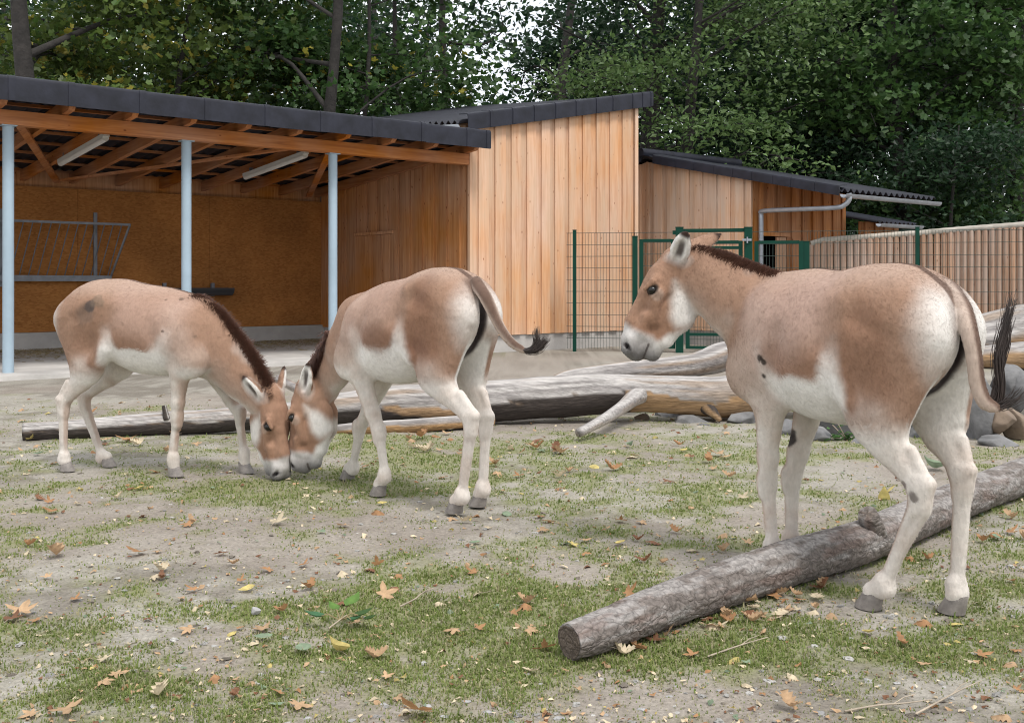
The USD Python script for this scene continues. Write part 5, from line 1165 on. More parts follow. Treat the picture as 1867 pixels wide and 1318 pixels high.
def bark_col(u, nrm, seed, body, total, **k):
    q = np.c_[u * 9, nrm[:, 1] * 3.2, nrm[:, 2] * 3.2]
    a, b, s = fbm(q, 5, seed), fbm(q * 0.45 + 4, 5, seed + 1), fbm(np.c_[u * 30, nrm[:, 1] * 9, nrm[:, 2] * 9], 3, seed + 2)
    c = np.array((0.160, 0.138, 0.124)) * (0.6 + 0.9 * s)[:, None]
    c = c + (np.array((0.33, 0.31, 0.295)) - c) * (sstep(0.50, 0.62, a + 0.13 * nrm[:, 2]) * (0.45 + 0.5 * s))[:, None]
    c = c + (np.array((0.150, 0.092, 0.072)) - c) * (sstep(0.58, 0.66, b) * 0.4)[:, None]
    end = np.repeat(np.array((0.15, 0.12, 0.10))[None], total - body, 0)
    return np.vstack([c, end])
FL = [on_ground(a[0], a[1] + 1, a[2] * .91) for a in [(1038, 1169, 36), (1060, 1161, 38), (1100, 1147, 40), (1200, 1107, 43), (1320, 1064, 44), (1450, 1021, 43), (1560, 990, 42), (1640, 958, 40), (1740, 914, 37), (1867, 866, 34), (2000, 816, 31)]]
t, o, limb = log_thing('bark_log', 'long bark-covered log on the turf under the right animal, sawn end towards us', 'log', FL, 71, n_ring=420, n_seg=56, col=bark_col, rough=0.05, plates=0.055)
limb('knot', [np.r_[ray(*a), r] for a, r in (((1592, 974, 4.43), 0.052), ((1587, 952, 4.39), 0.047), ((1582, 936, 4.36), 0.037))], 72, nr=12, ns=22, rg=0.2, col=bark_col)
fe = FL[0]; ax_ = FL[1][:3] - FL[0][:3]; ax_ /= np.linalg.norm(ax_)
disc = []
an = np.arange(40) / 40 * 2 * np.pi; e1 = np.cross(ax_, (0, 0, 1)); e1 /= np.linalg.norm(e1); e2 = np.cross(e1, ax_)
ringr = np.linspace(0, 0.93, 14); dv_, dc_ = [fe[:3] - ax_ * 0.004], [np.array((0.10, 0.07, 0.05))]
for i, rr_ in enumerate(ringr[1:]):
    for a in an:
        dv_.append(fe[:3] - ax_ * (0.003 + 0.0015 * math.sin(i * 2.4)) + fe[3] * rr_ * (1 + 0.03 * math.sin(3 * a)) * (math.cos(a) * e1 + math.sin(a) * e2)); dc_.append(np.array((0.155, 0.122, 0.098)) * (0.82 + 0.25 * (i % 2)) * (1 - 0.25 * rr_))
df = [[0, 1 + j, 1 + (j + 1) % 40] for j in range(40)]
for i in range(12):
    for j in range(40): a, b = 1 + i * 40 + j, 1 + i * 40 + (j + 1) % 40; df += [[a, a + 40, b + 40], [a, b + 40, b]]
obj('sawn_face', (np.array(dv_), np.array(df)), 'bark', t, origin=o, smooth=True, colors=np.array(dc_))

# ---------------------------------------------------------------- rocks
def rock_mesh(size, seed, sub=3):
    r = np.random.default_rng(seed); m = trimesh.creation.icosphere(sub); v = np.array(m.vertices)
    for _ in range(9):                                            # hewn by a few planes
        nrm = r.normal(0, 1, 3); nrm /= np.linalg.norm(nrm); h = r.uniform(0.55, 0.85); dd = v @ nrm - h; v = v - np.clip(dd, 0, None)[:, None] * nrm
    v = v * (1 + 0.10 * (fbm(v * 2.5 + seed, 4, seed) - 0.5))[:, None]
    return v * np.array(size), np.array(m.faces)
rocks = [(1260, 772, 34, 15, 9.0, 'rock', 'pale grey boulder on the turf left of the right animal front leg'), (1285, 781, 22, 8, 8.75, 'rock', 'small flat pale stone in front of the pale boulder'), (1170, 762, 13, 9, 9.2, 'rock_brown', 'small brown upright stone under the fallen trunk branch'),
         (1352, 765, 38, 14, 9.0, 'rock', 'grey slab under the fallen trunk beside the right animal chest'), (1225, 755, 30, 8, 9.4, 'rock', 'low grey stone under the trunk behind the pale boulder'),
         (1488, 797, 36, 18, 8.0, 'rock', 'grey stone between the right animal front and hind legs'), (1436, 782, 32, 18, 8.3, 'rock', 'dark grey stone behind the right animal front legs'), (1572, 806, 24, 12, 7.85, 'rock', 'low flat stone under the belly of the right animal'),
         (1535, 776, 58, 32, 8.35, 'rock', 'broad dark boulder in the shade under the belly of the right animal'), (1610, 785, 46, 34, 8.3, 'rock', 'dark boulder behind the near hind leg of the right animal'),
         (1655, 815, 34, 20, 8.2, 'rock_brown', 'brown stone between the hind legs of the right animal'), (1690, 790, 46, 34, 8.2, 'rock', 'dark boulder between the hind legs of the right animal'),
         (1785, 750, 42, 72, 8.1, 'rock', 'tall grey upright boulder behind the tail of the right animal'), (1825, 765, 24, 24, 7.9, 'rock_brown', 'ochre rough stone right of the tall grey boulder'), (1853, 775, 22, 30, 8.0, 'rock_brown', 'brown rounded stone at the right edge below the logs'),
         (1862, 715, 24, 34, 8.4, 'rock', 'pale grey stone at the right edge under the old log'), (1818, 806, 36, 14, 7.7, 'rock', 'dark grey slanting slab below the ochre stone'), (1752, 700, 46, 48, 8.6, 'rock', 'grey boulder under the trunk right of the right animal'),
         (1838, 712, 34, 44, 8.5, 'rock', 'shaded grey boulder between the logs and the ochre stone'), (1740, 815, 26, 14, 8.0, 'rock', 'small grey stone beside the far hind leg of the right animal'), (1930, 770, 60, 50, 8.4, 'rock', 'grey boulder past the right edge of the rock pile')]
for i, (px, py, rx, rz_, Y, mt, lab) in enumerate(rocks):
    c = ray(px, py, Y); sz_ = np.array([rx, (rx + rz_) * 0.5, rz_]) * Y / FPX * 1.12
    v, f = rock_mesh(sz_, 300 + i); o = (c[0], c[1], 0)
    o_ = thing('rock', lab, 'rock', o); obj('stone', (v + c, f), mt, o_, origin=o, smooth=28)
g = ground_at(466, 1118); o = (g[0], g[1], 0); t = thing('stone', 'single fist-sized grey stone on the turf in the left foreground', 'stone', o)
v, f = rock_mesh((0.019, 0.016, 0.015), 501); obj('stone_body', (v + [g[0], g[1], 0.010], f), 'pebble', t, origin=o, smooth=30)
for px, py, w, lab in ((1735, 1180, .0, ''),):
    pass
# flat pale stones pressed into the soil at the bottom edge
flat = [(890, 1292, .014), (500, 1236, .012), (700, 1278, .013), (810, 1305, .012), (1100, 1300, .013), (1495, 1300, .016), (1635, 1245, .012), (1020, 1305, .016), (1170, 1288, .013), (780, 1280, .012), (1310, 1260, .010), (960, 1222, .012), (560, 1300, .012), (850, 1270, .013), (640, 1310, .013), (1220, 1265, .010)]
for i, (px, py, r) in enumerate(flat):
    r *= 0.8
    g = ground_at(px, py); o = (g[0], g[1], 0); t = thing('pale_stone', 'small flat pale stone pressed into the bare soil along the bottom edge', 'stone', o, group='flat pale stones in the foreground soil')
    v, f = rock_mesh((r * 1.4, r, r * 0.4), 520 + i, 2); obj('stone_body', (v + [g[0], g[1], ground_z(np.array(g[0]), np.array(g[1])) + r * 0.12], f), 'pebble', t, origin=o, smooth=30)
# twigs
for i, (a, b, lab) in enumerate([((1290, 1200), (1400, 1170), 'pale bare twig on the turf right of the sawn log end'), ((1540, 1300), (1700, 1285), 'thin pale twig in the soil at the lower right'), ((1670, 1305), (1790, 1250), 'long thin twig slanting up at the lower right'), ((730, 1108), (790, 1080), 'thin pale twig on the green turf in the middle foreground')]):
    p, q = ground_at(*a), ground_at(*b); o = p * [1, 1, 0]; t = thing('twig', lab, 'twig', o)
    P = spline([p + [0, 0, .006], p * .65 + q * .35 + [0.01, 0.012, .010], p * .3 + q * .7 + [-.01, 0.0, .012], q + [0, 0, .016]], 14)
    obj('twig_stem', tube(P, np.linspace(0.0032, 0.0014, 14), 6), 'twig', t, origin=o, smooth=True)
    obj('side_twig', tube([P[7], P[7] + (q - p) * 0.10 + [0.012, 0.02, 0.008], P[7] + (q - p) * 0.18 + [0.03, 0.03, 0.012]], (0.0018, 0.0014, 0.001), 5), 'twig', t, origin=o)
# straw strewn on the shelter floor
n = 2600; pp, qq = rng.uniform(-10, -0.2, n), QB - np.abs(rng.normal(0, 1.1, n)) - 0.1; aa = rng.uniform(0, np.pi, n); LL = rng.uniform(0.05, 0.16, n); st = []
for p, q, a, L in zip(pp, np.clip(qq, 0.1, QB - 0.1), aa, LL):
    st.append(bar(W3(p, q, 0.054), W3(p + L * math.cos(a), q + L * math.sin(a), 0.056 + 0.01 * rng.uniform()), 0.009, 0.004))
tag(obj('straw', cat(st), 'straw', kind='stuff'), 'loose straw strewn on the shelter floor along the back wall', 'straw')
# ---------------------------------------------------------------- fallen leaves: a few shapes and tones, each lying on its own
def maple(seed, curl):
    r = np.random.default_rng(seed); tips = [(-128, .62), (-68, .95), (0, 1.12), (68, .95), (128, .62)]; out = []
    for i, (a, L) in enumerate(tips):
        a += r.normal(0, 5); L *= r.uniform(0.88, 1.08)
        out += [(a - 17, L * .70), (a - 8, L * .80), (a, L), (a + 8, L * .82), (a + 18, L * .68)]
        if i < 4: out.append((a + 33, .36))
    out.append((180, .16))
    P = np.array([[0, 0]] + [[l_ * math.sin(math.radians(a)), l_ * math.cos(math.radians(a))] for a, l_ in out]) * 0.5
    rr = np.linalg.norm(P, axis=1); z = curl * rr ** 2 * (1.2 + np.cos(np.arctan2(P[:, 0], P[:, 1]) * 2 + r.uniform(0, 6))) + 0.08 * r.normal(0, 1, len(P)) * rr * abs(curl)
    v = np.c_[P, z]; n = len(P) - 1; f = [[0, 1 + (i + 1) % n, 1 + i] for i in range(n)]
    return v, np.array(f)
def oval(seed, curl):
    r = np.random.default_rng(seed); t = np.linspace(0, 1, 7); w = 0.30 * np.sin(np.pi * t ** 0.8); mid = np.c_[0 * t, t - 0.5, curl * (t - 0.5) ** 2 * 2]
    L, R = mid + np.c_[-w, 0 * t, curl * w * 1.3], mid + np.c_[w, 0 * t, curl * w * 1.3 + r.normal(0, .01, 7)]
    v = np.vstack([mid, L, R]); f = []
    for i in range(6): f += [[i, i + 1, 7 + i + 1], [i, 7 + i + 1, 7 + i], [i, 14 + i, 14 + i + 1], [i, 14 + i + 1, i + 1]]
    return v, np.array(f)
def oak(seed, curl):
    r = np.random.default_rng(seed); t = np.linspace(0, 1, 13); w = (.10 + .26 * np.sin(np.pi * t ** .8)) * np.where(np.arange(13) % 2, 1.0, .55) * r.uniform(.85, 1.1, 13); w[0] = .02; w[-1] = .05
    mid = np.c_[.06 * np.sin(t * 4), t - .5, curl * ((t - .5) ** 2 * 1.6 + .06 * np.sin(t * 9))]
    L, R = mid + np.c_[-w, .05 + 0 * t, curl * w * r.uniform(.6, 1.6)], mid + np.c_[w * .9, .05 + 0 * t, curl * w * r.uniform(.4, 1.6)]
    v = np.vstack([mid, L, R]); f = []
    for i in range(12): f += [[i, i + 1, 13 + i + 1], [i, 13 + i + 1, 13 + i], [i, 26 + i, 26 + i + 1], [i, 26 + i + 1, i + 1]]
    return v, np.array(f)
KINDS = {'tan': ((0.43, 0.285, 0.165), 'pale tan curled leaf lying on the trampled ground'), 'orange': ((0.36, 0.195, 0.092), 'orange-brown lobed leaf lying on the trampled ground'), 'brown': ((0.20, 0.095, 0.05), 'dark brown withered leaf lying on the ground'),
         'yellow': ((0.50, 0.41, 0.15), 'small yellow leaf lying on the ground'), 'green': ((0.20, 0.26, 0.17), 'dull green leaf lying flat on the ground'), 'cream': ((0.55, 0.46, 0.32), 'cream-coloured dry leaf with its pale underside up')}
PROTO = {}
for kind, (c, lab) in KINDS.items():
    for i in range(3):
        shape = (oval if kind in ('green', 'yellow') and i else oak if i == 1 else oak if i == 2 and kind in ('brown', 'cream') else maple)
        v, f = shape(hash((kind, i)) % 1000 if False else sum(map(ord, kind)) + 17 * i, (0.42, 0.75, 0.25)[i])
        path = f'/World/{kind}_leaf_shape_{i:03d}'
        stage.CreateClassPrim(path).SetTypeName('Xform')
        m = usdkit.mesh(stage, path + '/blade', (v, f), M['dry_leaf'], smooth=True)
        rl = np.random.default_rng(i + len(kind)); rad = np.linalg.norm(v[:, :2], axis=1)
        tint = np.array(c)[None] * (1.08 - 0.5 * rad + rl.normal(0, 0.08, len(v)))[:, None] * (0.9, 1.0, 1.12)[i]
        UsdGeom.PrimvarsAPI(m).CreatePrimvar('tint', T.Color3fArray, 'vertex').Set(Vt.Vec3fArray.FromNumpy(np.clip(tint, 0.01, 0.8).astype(np.float32)))
        st_ = tube([(0, -.06, .0), (.01, -.25, .05), (.03, -.5, .02)], (.010, .009, .012), 4)
        m2 = usdkit.mesh(stage, path + '/stalk', st_, M['twig'])
        PROTO[kind, i] = path
MARKS = [('the left animal hind hooves', 160, 855), ('the left animal front hooves', 385, 862), ('the two grazing muzzles', 535, 880), ('the middle animal front hooves', 660, 890), ('the middle animal hind hooves', 850, 928), ('the sawn end of the bark log', 1045, 1200), ('the middle of the bark log', 1300, 1110), ('the knot on the bark log', 1590, 1025), ('the right animal hind hooves', 1660, 1118), ('the right animal front hooves', 1420, 1042),
         ('the grey stone', 466, 1118), ('the fallen green sprig', 620, 1140), ('the cut branch end of the fallen tree', 1056, 800), ('the left end of the fallen tree', 45, 805), ('the pale grey boulder', 1260, 790), ('the far end of the bark log', 1850, 900), ('the left corner of the foreground', 30, 1300), ('the right corner of the foreground', 1840, 1300), ('the bottom edge, middle', 930, 1312), ('the barn plinth', 980, 650), ('the bare pink-grey patch behind the bark log', 1620, 860)]
SHORT = {'tan': 'tan curled leaf', 'orange': 'orange-brown lobed leaf', 'brown': 'dark withered leaf', 'yellow': 'yellow leaf', 'green': 'dull green leaf', 'cream': 'cream dry leaf'}
def where_label(kind, px, py, size):
    g = ground_at(px, py); best = min(MARKS, key=lambda m: np.linalg.norm(ground_at(m[1], m[2]) - g)); m = ground_at(best[1], best[2]); d = g - m; D_ = np.linalg.norm(d)
    side = ('right' if d[0] > 0 else 'left') + ' of' if abs(d[0]) > abs(d[1]) else ('behind' if d[1] > 0 else 'in front of')
    far = 'close' if D_ < .18 else '' if D_ < .45 else 'well' if D_ < .9 else 'far'
    sz = 'small' if size < .035 else 'large' if size > .065 else ''
    return ' '.join(f'{sz} {SHORT[kind]} {far} {side} {best[0]}'.split())
def drop(kind, px, py, size_px, rotz=None, tilt=None, label=None, lift=0.0):
    g = ground_at(px, py); size = size_px / FPX * g[1] * 1.25
    z = float(ground_z(np.array(g[0]), np.array(g[1]))) + 0.006 + 0.10 * size + lift
    i = int(rng.integers(3)); tl = tilt if tilt is not None else rng.normal(0, 10, 2); flip = 180 if rng.uniform() < 0.35 else 0
    dup(PROTO[kind, i], f'fallen_leaf', (g[0], g[1], z), rng.uniform(0, 360) if rotz is None else rotz, (tl[0] + flip, tl[1]), (size * rng.uniform(.85, 1.1), size, size), label or where_label(kind, px, py, size), 'leaf', None if label else f'{kind} fallen leaves on the ground')
rng = np.random.default_rng(5)
NOTED = [('orange', 688, 1028, 26, 'bright orange leaf standing up in the middle foreground', (55, 10)), ('tan', 40, 1122, 62, 'large withered brown leaf at the left edge of the foreground', None), ('brown', 22, 1132, 40, None, None), ('orange', 765, 1305, 74, 'big tan maple leaf at the bottom edge, left of centre', (25, 10)), ('cream', 738, 1296, 30, None, None),
         ('tan', 700, 1085, 46, 'broad tan leaf arched over the green turf in the middle foreground', (20, 30)), ('tan', 100, 1018, 42, None, None), ('tan', 290, 1006, 24, None, None), ('orange', 258, 1011, 40, None, None), ('orange', 100, 932, 30, None, None), ('cream', 505, 957, 40, None, None), ('orange', 345, 958, 26, None, None),
         ('tan', 86, 1054, 22, None, None), ('orange', 355, 1078, 30, None, None), ('orange', 135, 1096, 24, None, None), ('tan', 345, 1146, 32, None, None), ('yellow', 450, 1073, 26, None, None), ('orange', 562, 1070, 30, None, None), ('orange', 515, 1114, 28, None, None), ('tan', 480, 1144, 38, None, None), ('yellow', 420, 1150, 20, None, None),
         ('brown', 267, 1124, 24, None, None), ('cream', 190, 1199, 34, None, None), ('tan', 213, 1230, 34, None, None), ('orange', 388, 1236, 40, None, None), ('tan', 460, 1246, 24, None, None), ('tan', 425, 1240, 20, None, None), ('orange', 510, 1264, 30, None, None), ('cream', 292, 1272, 46, None, None), ('orange', 135, 1280, 30, None, None), ('tan', 120, 1295, 54, None, None),
         ('green', 554, 1188, 40, 'pale green leaf lying flat in the centre foreground', (4, 4)), ('yellow', 613, 1187, 38, None, None), ('yellow', 490, 1210, 16, None, None), ('tan', 640, 1165, 20, None, None), ('cream', 520, 1157, 14, None, None), ('orange', 865, 1045, 26, None, None), ('orange', 722, 1048, 26, None, None), ('orange', 685, 935, 38, None, None), ('cream', 845, 950, 26, None, None),
         ('yellow', 697, 918, 16, None, None), ('tan', 830, 1152, 38, None, None), ('orange', 872, 1147, 26, None, None), ('cream', 795, 1100, 24, None, None), ('orange', 955, 1105, 40, None, None), ('orange', 935, 1115, 26, None, None), ('tan', 988, 966, 30, None, None), ('orange', 985, 940, 26, None, None), ('cream', 1262, 1003, 24, None, None), ('tan', 1320, 1003, 26, None, None), ('yellow', 1280, 1022, 14, None, None),
         ('orange', 1145, 1085, 34, 'orange leaf leaning on the upper side of the bark log', (30, 20)), ('orange', 993, 1182, 40, 'tan maple leaf lying against the sawn end of the log', (20, 10)), ('tan', 1130, 1175, 44, 'tall tan maple leaf standing against the front of the log', (62, 0)), ('orange', 1155, 1180, 40, None, (30, 10)), ('cream', 1132, 1192, 36, None, None), ('tan', 1218, 1158, 36, 'cream lobed leaf standing upright before the log', (55, 5)),
         ('orange', 1264, 1196, 36, None, None), ('yellow', 1345, 1204, 38, 'yellow and white leaf on the turf below the bark log', None), ('cream', 1312, 1146, 30, None, None), ('tan', 1350, 1105, 44, None, None), ('orange', 1415, 1090, 34, None, None), ('tan', 1430, 1120, 34, None, None), ('orange', 1460, 1095, 30, None, None), ('tan', 1385, 1125, 26, None, None), ('orange', 1325, 1135, 26, None, None), ('tan', 1488, 1110, 20, None, None), ('green', 1320, 1118, 32, None, None), ('brown', 1370, 1128, 34, None, None), ('brown', 1195, 1168, 36, None, None),
         ('tan', 1500, 1072, 26, None, None), ('brown', 1500, 1075, 30, None, None), ('orange', 1685, 1138, 46, 'orange lobed leaf lying in front of the right animal hind hooves', (6, 5)), ('yellow', 1742, 1137, 22, None, None), ('cream', 1658, 1080, 22, None, None), ('orange', 1660, 1018, 30, None, None), ('orange', 1690, 1018, 24, None, None), ('orange', 1855, 1185, 28, None, None), ('tan', 1835, 1308, 38, 'tan leaf at the bottom right corner', None), ('orange', 1853, 1262, 22, None, None),
         ('yellow', 1612, 910, 32, 'upright yellow leaf behind the near hind leg of the right animal', (70, 0)), ('yellow', 1620, 895, 24, None, (50, 10)), ('orange', 1630, 925, 20, None, (20, 0)), ('cream', 1745, 995, 18, None, None), ('orange', 1810, 980, 34, None, None), ('orange', 1840, 975, 30, None, None), ('tan', 1865, 985, 26, None, None), ('orange', 1790, 990, 24, None, None), ('tan', 1845, 945, 26, None, None), ('green', 1815, 985, 24, None, None), ('green', 1700, 857, 34, None, None),
         ('tan', 1310, 830, 34, None, None), ('orange', 1290, 842, 26, None, None), ('cream', 1150, 832, 24, None, None), ('tan', 1320, 833, 26, None, None), ('brown', 1015, 820, 26, None, None), ('orange', 980, 818, 24, None, None), ('orange', 1020, 825, 28, None, None), ('cream', 932, 822, 18, None, None), ('green', 985, 823, 20, None, None), ('orange', 790, 797, 22, None, None), ('tan', 750, 805, 26, None, None), ('orange', 770, 800, 30, None, None), ('cream', 775, 825, 26, None, None), ('yellow', 930, 770, 22, None, None),
         ('orange', 1840, 1060, 20, None, None), ('green', 925, 935, 28, None, None), ('cream', 890, 962, 20, None, None), ('orange', 870, 937, 16, None, None), ('orange', 235, 805, 34, None, None), ('tan', 190, 805, 26, None, None), ('tan', 565, 745, 26, None, None), ('tan', 238, 805, 26, None, None), ('orange', 230, 806, 28, None, None), ('orange', 280, 860, 24, None, None), ('orange', 90, 915, 20, None, None), ('cream', 780, 820, 22, None, None), ('orange', 1115, 855, 28, None, None), ('orange', 100, 845, 20, None, None), ('green', 865, 990, 20, None, None),
         ('brown', 405, 1012, 28, None, None), ('cream', 280, 1055, 28, None, None), ('tan', 305, 1030, 20, None, None), ('tan', 425, 1028, 18, None, None), ('orange', 490, 1037, 28, None, None), ('cream', 620, 1043, 40, None, None), ('tan', 1055, 1255, 20, None, None), ('cream', 967, 1222, 30, None, None), ('tan', 1365, 1190, 16, None, None), ('yellow', 1335, 1293, 22, None, None)]
for kd, px, py, s, lab, tl in NOTED: drop(kd, px, py, s, label=lab, tilt=tl)
zones = [(40, 600, 890, 1300, 22), (600, 1000, 890, 1300, 20), (1000, 1400, 820, 1040, 20), (1400, 1867, 1090, 1300, 10), (600, 1340, 780, 870, 34), (30, 560, 700, 860, 30), (1200, 1500, 1085, 1150, 48), (1740, 1867, 930, 1010, 12), (900, 1340, 650, 690, 10), (1420, 1620, 800, 1000, 10), (650, 800, 790, 830, 8)]
kinds = ['tan', 'orange', 'cream', 'yellow', 'brown', 'green']; pr = [.34, .18, .18, .11, .13, .06]
cnt = len(NOTED)
for x0, x1, y0, y1, n in zones:
    for _ in range(n):
        if cnt >= 296: break
        py = HZ + 1 / (1 / (y0 - HZ) + rng.uniform() * (1 / (y1 - HZ) - 1 / (y0 - HZ))) if y0 > 850 else rng.uniform(y0, y1)
        drop(str(rng.choice(kinds, p=pr)), rng.uniform(x0, x1), py, 10 + 8.5 * (py - HZ) / 300 * rng.uniform(.5, 1.5)); cnt += 1
# the smallest scraps of leaf
n = 2400; x, y = sample_view(n, 2.6, 10.8); sc = rng.uniform(.005, .016, n) * (1 + .5 * (rng.uniform(0, 1, n) < .1)); sc *= np.clip(y / 5, .8, 1.5); aa = rng.uniform(0, 6.283, n)
u5 = np.stack([np.zeros(n), np.zeros(n), rng.uniform(.15, .5, n)], 1)[:, None]
ring = np.stack([rng.uniform(.35, 1.1, (n, 6)) * np.cos(np.arange(6) * 1.047) * 1.35, rng.uniform(.35, 1.0, (n, 6)) * np.sin(np.arange(6) * 1.047) * .8, rng.normal(.05, .32, (n, 6))], -1)
V = np.concatenate([u5, ring], 1) * sc[:, None, None]; ca, sa = np.cos(aa)[:, None], np.sin(aa)[:, None]
V = np.stack([V[..., 0] * ca - V[..., 1] * sa, V[..., 0] * sa + V[..., 1] * ca, V[..., 2]], -1) + np.stack([x, y, ground_z(x, y) + .005], 1)[:, None]
LF = (np.arange(n)[:, None, None] * 7 + np.array([[0, 1 + i, 1 + (i + 1) % 6] for i in range(6)])[None]).reshape(-1, 3)
pal_ = np.array([KINDS[k][0] for k in kinds]) * [[1.05], [.95], [1.12], [.9], [1.0], [.95]]; ki = rng.choice(6, n, p=[.30, .10, .34, .07, .14, .05])
tag(obj('leaf_litter', (V.reshape(-1, 3), LF), 'dry_leaf', colors=np.repeat(np.clip(pal_[ki] * rng.uniform(.75, 1.15, (n, 1)), 0, .75), 7, 0), kind='stuff'), 'tiny scraps of dry leaf strewn over the whole yard', 'leaf litter')
# a fallen sprig of green leaves
g = ground_at(620, 1140); o = (g[0], g[1], 0); sp_ = thing('green_sprig', 'fallen sprig with dark green leaves and pale stalks on the turf, centre left foreground', 'sprig', o)
obj('sprig_stem', tube(spline([(g[0] - .03, g[1] - .05, .006), (g[0] - .005, g[1] - .01, .018), (g[0] + .02, g[1] + .02, .03)], 8), np.linspace(.003, .002, 8), 6), 'twig', sp_, origin=o)
for i, (dx, dy, dz, L, az_) in enumerate([(-.085, .0, .018, .075, 100), (.035, .045, .05, .085, -25), (.075, .01, .02, .07, -70), (.05, -.02, .012, .06, -110), (-.03, .05, .03, .06, 40), (.10, .0, .01, .05, -85)]):
    v, f = oval(40 + i, .4); v = v * [L * 1.0, L, L]; a = math.radians(az_); v = np.c_[v[:, 0] * math.cos(a) - v[:, 1] * math.sin(a), v[:, 0] * math.sin(a) + v[:, 1] * math.cos(a), v[:, 2] + .3 * v[:, 1]]
    obj('leaf', (v + [g[0] + dx, g[1] + dy, dz + .012], f), 'dry_leaf', sp_, origin=o, smooth=True, colors=np.repeat(np.array([(.05, .13, .06), (.10, .19, .04), (.05, .10, .03)][i % 3])[None], len(v), 0))
    obj('stalk', tube([(g[0] + .0, g[1] + .0, .018), (g[0] + dx * .5, g[1] + dy * .5, dz * .5 + .03), (g[0] + dx * .8, g[1] + dy * .8, dz + .012)], .0022, 5), 'straw', sp_, origin=o)
# leafy weeds among the rocks
for i, (px, py, Y, lab) in enumerate([(1520, 775, 8.35, 'leafy green bramble among the rocks under the right animal belly'), (1690, 765, 8.2, 'green bramble between the hind legs of the right animal'), (1560, 800, 8.0, 'small green weed in front of the dark boulder')]):
    c = ray(px, py, Y); o = (c[0], c[1], 0); t = thing('bramble', lab, 'plant', o); parts, cols = [], []
    for s in range(7):
        a = rng.uniform(0, 6.28); e = c + [.22 * math.cos(a), .12 * math.sin(a) - .05, rng.uniform(-.05, .14)]
        P = spline([(c[0], c[1] + .02, .0), (c[0] * .6 + e[0] * .4, c[1], c[2] * .7), e], 7)
        obj('stem', tube(P, .004, 5), 'twig', t, origin=o)
        for q in P[2:]:
            for _ in range(3):
                v, f = oval(int(rng.integers(999)), .4); L = rng.uniform(.04, .075); b = rng.uniform(0, 6.28); tz = rng.normal(.1, .5)
                v = v * L; v = np.c_[v[:, 0] * math.cos(b) - v[:, 1] * math.sin(b), v[:, 0] * math.sin(b) + v[:, 1] * math.cos(b), v[:, 2] + tz * v[:, 1]]
                parts.append((v + q + rng.normal(0, .025, 3), f)); cols.append(np.repeat(np.array((.07, .15, .045))[None] * rng.uniform(.6, 1.3), len(v), 0))
    obj('foliage', cat(parts), 'foliage', t, origin=o, colors=np.vstack(cols))
# ---------------------------------------------------------------- the wood behind
def leaf_cloud(centres, per, spread, size, rg, star=False, up=0.8, colors=None, yellow=0.0):
    """Leaf-sized folded blades around each clump centre."""
    n = len(centres) * per; c = np.repeat(centres, per, 0) + rg.normal(0, 1, (n, 3)) * np.array([spread * 1.15, spread * 1.15, spread * 0.30])
    ax = rg.normal(0, 1, (n, 3)) * [1, 1, .45] - [0, 0, .35]; ax /= np.linalg.norm(ax, axis=1, keepdims=True)
    nn = rg.normal(0, 1, (n, 3)) * [.6, .6, .4] + [0, -.10, up]; nn -= ax * (nn * ax).sum(1, keepdims=True); nn /= np.linalg.norm(nn, axis=1, keepdims=True); sd = np.cross(ax, nn)
    L = (size * rg.uniform(.65, 1.25, n))[:, None]
    if star:
        pts = [(0, -.1, 0), (.16, -.30, .03), (.5, -.22, .09), (.34, .06, .05), (.46, .36, .08), (.16, .28, .02), (0, .62, -.03), (-.16, .28, .02), (-.46, .36, .08), (-.34, .06, .05), (-.5, -.22, .09), (-.16, -.30, .03)]
        pts = [pts[i] for i in (0, 1, 2, 3, 4, 6, 8, 9, 10, 11)]; F_ = np.array([[0, i, i + 1] for i in range(1, 9)])
    else:
        pts = [(0, -.5, 0), (.30, -.02, .09), (0, .55, -.03), (-.30, -.02, .09)]; F_ = np.array([[0, 1, 2], [0, 2, 3]])
    v = np.stack([c + L * (sd * a + ax * b + nn * h) for a, b, h in pts], 1); k = len(pts)
    f = (np.arange(n)[:, None, None] * k + F_[None]).reshape(-1, 3)
    tone = np.repeat(rg.uniform(.7, 1.3, len(centres)), per) * rg.uniform(.75, 1.25, n)
    base = np.array(colors[0])[None] + (np.array(colors[1]) - colors[0])[None] * rg.uniform(0, 1, n)[:, None]; base = base * tone[:, None]
    if yellow:
        ym = (np.repeat(rg.uniform(0, 1, len(centres)), per) < yellow * 2) & (rg.uniform(0, 1, n) < .5); base[ym] = np.array((.30, .27, .045)) * rg.uniform(.6, 1.2, (ym.sum(), 1))
    return (v.reshape(-1, 3), f), np.repeat(base, k, 0)
DEEP, MID, LIGHT, OLIVE = ((.010, .026, .013), (.025, .055, .022)), ((.028, .066, .018), (.062, .115, .032)), ((.060, .110, .034), (.115, .175, .058)), ((.048, .088, .020), (.105, .145, .032))
